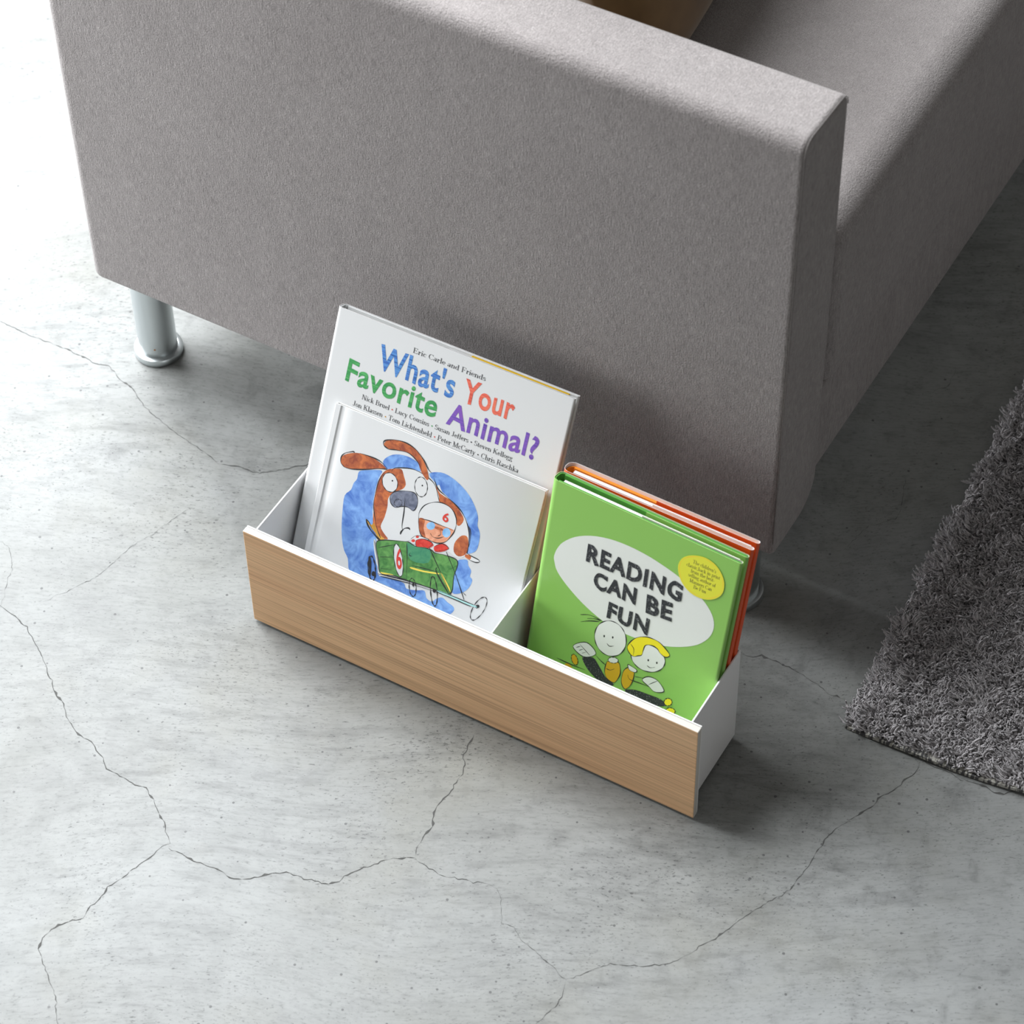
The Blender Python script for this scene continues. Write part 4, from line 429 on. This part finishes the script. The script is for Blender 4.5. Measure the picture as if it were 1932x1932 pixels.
for x in (.03, W-.03):
    for y in (.02, D-.012):
        f = link('rubber_foot', lathe([(.005, 0), (.0055, .0006), (.0055, .0064)], 20), 'rubber', rack, True, 40); f.location = (x, y, 0)

# ---------------------------------------------------------------- lettering and print
def serif_glyphs():
    G = {}; TK, TN = .12, .045
    def q(x0, y0, x1, y1, wd):
        d = math.hypot(x1-x0, y1-y0) or 1; nx, ny = -(y1-y0)/d*wd/2, (x1-x0)/d*wd/2
        return [[(x0+nx, y0+ny), (x0-nx, y0-ny), (x1-nx, y1-ny), (x1+nx, y1+ny)]]
    V = lambda x, a, b: q(x, a, x, b, TK)
    S = lambda x, y, h=.13: q(x-h, y, x+h, y, TN)
    Hh = lambda x0, x1, y, wd=TN: q(x0, y, x1, y, wd)
    L = q
    def A(cx, cy, rx, ry, a0, a1, heavy=1):
        o = []; n = max(6, int(abs(a1-a0)/18))
        for i in range(n):
            p = []
            for a in (a0+(a1-a0)*i/n, a0+(a1-a0)*(i+1)/n):
                t = math.radians(a); wd = (TN+(TK-TN)*abs(math.cos(t))**1.5*heavy)/2
                p.append(((cx+(rx+wd)*math.cos(t), cy+(ry+wd*.8)*math.sin(t)), (cx+(rx-wd)*math.cos(t), cy+(ry-wd*.8)*math.sin(t))))
            o.append([p[0][0], p[0][1], p[1][1], p[1][0]])
        return o
    x = .62; lo, hi = .025, x-.025
    def g(c, adv, *st): G[c] = (adv, [s for k in st for s in k])
    g('E', .74, V(.17, 0, 1), Hh(.04, .62, .975), Hh(.04, .64, .025), Hh(.17, .48, .52), L(.61, .98, .61, .78, .05), L(.64, 0, .64, .24, .05), L(.48, .42, .48, .62, .05))
    g('F', .68, V(.17, 0, 1), Hh(.04, .62, .975), S(.17, .025), Hh(.17, .46, .5), L(.61, .98, .61, .76, .05), L(.46, .4, .46, .6, .05))
    g('C', .74, A(.4, .5, .3, .475, 50, 310), L(.63, .98, .63, .72, .05), L(.64, .22, .6, .12, .05))
    g('N', .86, L(.16, 0, .16, 1, .06), L(.16, 1, .7, 0, .14), L(.7, 0, .7, 1, .06), S(.16, .025), S(.12, .975, .1), S(.7, .975))
    g('B', .74, V(.17, 0, 1), Hh(.04, .4, .975), Hh(.04, .42, .025), Hh(.17, .42, .53), A(.38, .75, .2, .22, -90, 90), A(.4, .28, .24, .25, -90, 90))
    g('L', .66, V(.17, 0, 1), S(.17, .975), Hh(.04, .6, .025), L(.59, 0, .59, .3, .05))
    g('J', .5, V(.3, .15, 1), S(.3, .975), A(.18, .14, .12, .12, 180, 360))
    g('S', .58, A(.29, .74, .19, .23, 40, 270), A(.29, .27, .21, .25, -140, 90), L(.46, .95, .46, .72, .05), L(.08, .05, .08, .28, .05))
    g('K', .8, V(.17, 0, 1), S(.17, .975), S(.17, .025), L(.17, .4, .62, .98, .05), L(.33, .6, .66, 0, .14), S(.64, .975), S(.66, .025))
    g('T', .74, V(.37, 0, 1), Hh(.06, .68, .975), S(.37, .025), L(.07, .98, .07, .74, .05), L(.67, .98, .67, .74, .05))
    g('P', .68, V(.17, 0, 1), Hh(.04, .4, .975), S(.17, .025), Hh(.17, .4, .47), A(.38, .72, .22, .25, -90, 90))
    g('R', .78, V(.17, 0, 1), Hh(.04, .4, .975), S(.17, .025), Hh(.17, .4, .5), A(.38, .74, .21, .24, -90, 90), L(.42, .5, .64, 0, .13), S(.66, .025, .09))
    g('M', 1.0, L(.16, 0, .16, 1, .06), L(.16, 1, .48, .05, .14), L(.48, .05, .8, 1, .05), V(.82, 0, 1), S(.16, .025), S(.82, .025), S(.14, .975, .1), S(.84, .975, .1))
    st = lambda X: V(X, 0, x)
    g('a', .5, V(.37, .05, .45), A(.22, .44, .15, .155, 0, 150), A(.2, .17, .13, .145, 0, 360), L(.37, .06, .48, .03, .05))
    g('b', .56, V(.14, 0, 1), S(.09, .975, .07), A(.3, .31, .17, .285, -120, 120))
    g('c', .46, A(.25, .31, .17, .285, 40, 320), L(.38, .52, .4, .46, .1))
    g('d', .58, V(.42, 0, 1), S(.37, .975, .07), A(.25, .31, .17, .285, 60, 300), S(.47, .025, .07))
    g('e', .48, A(.25, .31, .17, .285, 0, 320), Hh(.09, .42, .33, .07))
    g('f', .36, V(.17, 0, .8), A(.29, .82, .12, .15, 60, 180), Hh(.03, .34, .6), S(.17, .025))
    g('g', .52, A(.22, .42, .14, .18, 0, 360), A(.25, -.12, .19, .15, 0, 360), L(.14, .25, .12, .08, .06), L(.36, .56, .48, .6, .05))
    g('h', .6, V(.14, 0, 1), S(.09, .975, .07), V(.45, 0, .42), A(.3, .42, .15, .17, 0, 150), S(.14, .025, .12), S(.45, .025, .11))
    g('i', .3, st(.15), S(.1, .595, .07), S(.15, .025), A(.15, .86, .035, .035, 0, 360))
    g('k', .58, V(.14, 0, 1), S(.09, .975, .07), S(.14, .025), L(.16, .24, .44, .6, .05), L(.26, .36, .48, 0, .12), S(.44, .595, .1), S(.48, .025, .09))
    g('l', .3, V(.15, 0, 1), S(.1, .975, .07), S(.15, .025))
    g('m', .88, st(.14), S(.09, .595, .07), V(.43, 0, .42), V(.72, 0, .42), A(.29, .42, .14, .17, 0, 150), A(.58, .42, .14, .17, 0, 150), S(.14, .025, .11), S(.43, .025, .1), S(.72, .025, .1))
    g('n', .6, st(.14), S(.09, .595, .07), V(.45, 0, .42), A(.3, .42, .15, .17, 0, 150), S(.14, .025, .12), S(.45, .025, .11))
    g('o', .52, A(.26, .31, .18, .285, 0, 360))
    g('p', .56, V(.14, -.3, x), S(.09, .595, .07), S(.14, -.28), A(.3, .31, .17, .285, -120, 120))
    g('r', .42, st(.14), S(.09, .595, .07), S(.14, .025, .12), A(.32, .4, .15, .18, 60, 170), A(.35, .53, .035, .035, 0, 360))
    g('s', .42, A(.21, .46, .12, .14, 40, 270), A(.21, .17, .13, .145, -140, 90), L(.34, .6, .34, .46, .05), L(.07, .02, .07, .17, .05))
    g('t', .36, V(.16, .1, .78), Hh(.03, .32, .6), A(.25, .12, .09, .1, 180, 320))
    g('u', .6, V(.14, .15, x), S(.09, .595, .07), V(.44, 0, x), S(.39, .595, .07), A(.29, .17, .15, .15, 180, 330), S(.49, .025, .07))
    g('v', .54, L(.1, x, .27, 0, .12), L(.44, x, .27, 0, .05), S(.1, .595, .1), S(.44, .595, .09))
    g('y', .54, L(.1, x, .27, .02, .12), L(.44, x, .2, -.26, .05), S(.1, .595, .1), S(.44, .595, .09), A(.15, -.24, .04, .04, 0, 360))
    g(' ', .3); G['*'] = (.4, [[(.2+.13*math.cos(k*PI/4), .36+.13*math.sin(k*PI/4)) for k in range(8)]]); g(',', .26, A(.12, .05, .04, .04, 0, 360), L(.15, .05, .09, -.14, .05)); g("'", .22, L(.11, 1, .11, .72, .08)); g('-', .34, Hh(.04, .3, .3, .07))
    return G
SG = serif_glyphs()
class Print:
    """flat print built up in thin layers on a cover; coordinates (u, s) in mm on the cover"""
    def __init__(s): s.v, s.f, s.mi, s.mats, s.k = [], [], [], [], 0
    def mat(s, c):
        if c not in s.mats: s.mats.append(c)
        return s.mats.index(c)
    def face(s, pts, c, n=None):
        o = len(s.v); dn = -.00012-.0000035*s.k if n is None else n
        for (a, b) in pts: s.v.append((a/1000, dn, b/1000))
        ar = sum(pts[i][0]*pts[(i+1) % len(pts)][1]-pts[(i+1) % len(pts)][0]*pts[i][1] for i in range(len(pts)))
        f = tuple(range(o, o+len(pts))); s.f.append(f if ar > 0 else f[::-1]); s.mi.append(s.mat(c))
    def fill(s, pts, c, smooth=True): s.k += 1; s.face([tuple(p) for p in (catmull(pts, True, 3) if smooth else pts)], c)
    def stroke(s, pts, c, wd, closed=False):
        s.k += 1; P = catmull(pts, closed, 5); n = len(P); Q = []
        for i in range(n):
            a, b = (P[(i-1) % n], P[(i+1) % n]) if closed else (P[max(i-1, 0)], P[min(i+1, n-1)])
            d = b-a; d = d/(np.linalg.norm(d)+1e-9); hw = wd*.98*(.72+.32*math.sin(i*.55+s.k)); hw *= 1 if closed else min(1, .45+.25*i, .45+.25*(n-1-i))
            Q.append((P[i]+np.array((-d[1], d[0]))*hw, P[i]-np.array((-d[1], d[0]))*hw))
        for i in range(n if closed else n-1):
            a, b = Q[i], Q[(i+1) % n]; s.face([tuple(a[0]), tuple(a[1]), tuple(b[1]), tuple(b[0])], c)
    def layers(s, L):
        for e in L:
            if e[0] == 'F': s.fill(e[2], e[1])
            else: s.stroke(e[2], e[1], e[3], e[0] == 'C')
    def text(s, t, style, c, bl, br, top, dots=None):
        s.k += 1; bl, br, top = map(np.array, (bl, br, top)); ex = br-bl; ln = np.linalg.norm(ex); ex = ex/ln; ey = np.array((-ex[1], ex[0])); cap = abs((top-bl) @ ey)
        if style == 'serif':
            tot = sum(SG[ch][0] for ch in t); kx = ln/tot; x = 0
            for ch in t:
                adv, qs = SG[ch]
                if ch == '*': cc = dots.pop(0)
                for q in qs: s.face([tuple(bl+ex*(x+p[0])*kx+ey*p[1]*cap) for p in q], cc if ch == '*' else c)
                x += adv
            return
        cu = bpy.data.curves.new('t', 'FONT'); cu.body = t; cu.offset = {'bold': .020, 'block': .04}[style]; cu.resolution_u = 6
        cu.space_character = {'bold': 1.06, 'block': 1.12}[style]
        ob = bpy.data.objects.new('t', cu); COL.objects.link(ob); dg = bpy.context.evaluated_depsgraph_get(); dg.update()
        me = bpy.data.meshes.new_from_object(ob.evaluated_get(dg)); co = np.array([v.co[:] for v in me.vertices]); fs = [tuple(p.vertices) for p in me.polygons]
        bpy.data.objects.remove(ob); x0, x1 = co[:, 0].min(), co[:, 0].max(); y0, y1 = 0., co[:, 1].max()
        for f in fs:
            pts = []
            for i in f:
                X = (co[i, 0]-x0)/(x1-x0)*ln; Y = (co[i, 1]-y0)/(y1-y0)*cap
                if style == 'block':
                    Y += .5*math.sin(X*.55); Y += .12*math.sin(X*9.1+Y*3.3); X += .12*math.sin(Y*8.3+X)
                if style == 'bold': Y += .45*math.sin(X*.27+len(t))
                pts.append(tuple(bl+ex*X+ey*Y))
            s.face(pts, c)
        bpy.data.meshes.remove(me)
    def link(s, name, parent): return link(name, mesh(s.v, s.f, s.mi), s.mats, parent)

# ---------------------------------------------------------------- books
GROUP = 'picture books standing in the rack'
def book_root(key, label):
    th, yb, x0, x1, h, ya = BOOKS[key]
    o = thing('picture_book', label, 'book', (x0, yb, .0125), None, GROUP)
    o.rotation_euler = (Matrix.Rotation(ya, 3, 'Z') @ Matrix.Rotation(-th, 3, 'X')).to_euler(); return o, x1-x0, h
def ribbon(path, tk, z0, z1, k=3):
    """sheet of thickness tk bent along path in (u, n), standing from z0 to z1; faces: outer 0, inner 1, edges 2"""
    P = [np.array(p, float) for p in path]; vs, fs, mi = [], [], []
    for i, p in enumerate(P):
        d = P[min(i+1, len(P)-1)]-P[max(i-1, 0)]; d /= np.linalg.norm(d)+1e-12; nr = np.array((-d[1], d[0]))*tk/2
        for q in (p+nr, p-nr):
            for z in (z0, z1): vs.append((q[0], q[1], z))
        if i:
            a, b = 4*i-4, 4*i
            fs += [(a, b, b+1, a+1), (a+3, b+3, b+2, a+2), (a+1, b+1, b+3, a+3), (a+2, b+2, b, a)]; mi += [0, 1, 2, 2]
    e = 4*(len(P)-1); fs += [(0, 1, 3, 2), (e+2, e+3, e+1, e)]; mi += [2, 2]
    return mesh(vs, fs, mi)
def arc(cx, cy, r, a0, a1, n=8, ry=None): return [(cx+r*math.cos(math.radians(a0+(a1-a0)*i/n)), cy+(ry or r)*math.sin(math.radians(a0+(a1-a0)*i/n))) for i in range(n+1)]
def jacketed(root, w, h, T, tb, cover, edge, inner, board, page, up=.0004, flap=.47, rnd=.0035):
    """hardback in a folded paper jacket: front face at n = 0, spine at u = 0"""
    rf = tb/2+.0007; tj = .00035
    p = [(flap*w, 2*rf), (w*.75, 2*rf)]+arc(w-rf, rf+.0002, rf, 90, -90)+[(w*.5, .0002), (.012, .0002)]
    p += arc(rnd, rnd+.0002, rnd, 270, 180, 6)+arc(rnd, T-rnd, rnd, 180, 90, 6)
    p += [(.012, T), (w*.5, T)]+arc(w-rf, T-rf, rf, 90, -90)+[(w*.75, T-2*rf), (flap*w, T-2*rf)]
    p = p[::-1]
    j = link('dust_jacket', ribbon([(a, b) for a, b in p], tj, 0, h, 3), [inner, cover, edge], root)
    hb = h-up
    link('front_board', from_bm(box_bm(.0055, w-.0016, .0004, tb+.0004, .0005, hb, .0002, 1)), board, root)
    link('back_board', from_bm(box_bm(.0055, w-.0016, T-tb-.0004, T-.0004, .0005, hb, .0002, 1)), board, root)
    link('spine_board', ribbon(arc(rnd, rnd, rnd-.0012, 265, 180, 5)+arc(rnd, T-rnd, rnd-.0012, 180, 95, 5), .0011, .0006, hb, 1), [board]*1, root)
    pm = from_bm(box_bm(.0085, w-.005, 2*rf+.0004, max(2*rf+.0014, T-2*rf-.0028), .003, h-.0022, .0001, 1))
    link('page_block', pm, page, root)
    return j
# tall white book
r, w_, h_ = book_root('c', 'tall white picture book with large multicoloured title lettering, rearmost on the left')
w_ -= .0006
j = jacketed(r, w_, h_, .011, .0016, 'white_cover', 'white_edge', 'white_cover', 'white_cover', 'paper_edge', rnd=.0032)
link('endpaper', from_bm(box_bm(.56*w_, .965*w_, .0036, .0072, .004, h_-.0002)), 'yellow_endpaper', r)
P = Print()
for a in TEXT['c'][:4]: P.text(*a)
P.link('printed_title', j)
P = Print()
for a, dts in zip(TEXT['c'][4:], ([], ['red', 'leaf', 'ink'], ['ochre', 'red', 'ink'])): P.text(*a, dots=list(dts))
P.link('printed_names', j)
# dog book, paper over boards
r, w_, h_ = book_root('d', 'white picture book with a cartoon dog driving a green cart, front of the left compartment')
def board_cover(w, h, tb):
    prof = [(0, .0004), (.0004, 0), (.0052, 0), (.0066, .0009), (.0090, .0011), (.0112, .0004), (.0128, 0), (.02, 0), (w*.5, 0), (w-.0006, 0), (w-.0001, .0002), (w, .0006), (w, tb)]
    back = [(.0128, tb), (.0, tb)]
    vs, fs = [], []; n = len(prof)
    for z in (.0, h):
        vs += [(u, d, z) for u, d in prof]+[(u, d, z) for u, d in back]
    m_ = n+2
    for i in range(m_): fs.append((i, (i+1) % m_, m_+(i+1) % m_, m_+i))
    fs.append(tuple(range(m_-1, -1, -1))); fs.append(tuple(range(m_, 2*m_)))
    bm = bmesh.new(); bm.from_mesh(mesh(vs, fs)); return from_bm(bm)
fc = link('front_cover', board_cover(w_, h_, .0018), 'white_cover', r, True, 25)
link('back_cover', from_bm(box_bm(.0, w_, .0044, .006, 0, h_, .0003, 1)), 'white_cover', r)
link('spine', from_bm(box_bm(0, .0012, .0006, .0055, 0, h_, .0003, 1)), 'white_cover', r)
link('page_block', from_bm(box_bm(.0014, w_-.0022, .0018, .0044, .002, h_-.0022)), 'cream_pages', r)
P = Print(); P.layers(DOG)
for a in TEXT['d']: P.text(*a)
P.link('cover_illustration', fc)
# orange book
r, w_, h_ = book_root('o', 'orange picture book behind the green one in the right compartment')
jacketed(r, w_, h_, .016, .0030, 'orange_cover', 'white_edge', 'white_edge', 'orange_board', 'white_edge', up=.0034, rnd=.0065)
# green book
r, w_, h_ = book_root('g', 'bright green picture book about reading, front of the right compartment')
j = jacketed(r, w_, h_, .015, .0026, 'green_cover', 'green_edge', 'grey_flap', 'green_board', 'white_edge', up=.0006, rnd=.005)
P = Print(); P.layers(READ); P.link('cover_illustration', j)
P = Print(); P.k = 90
for a in TEXT['g']: P.text(*a)
P.link('printed_title', j)
P = Print(); P.k = 100; P.layers(STICK)
for a in TEXT['k']: P.text(*a)
P.link('round_sticker', j)
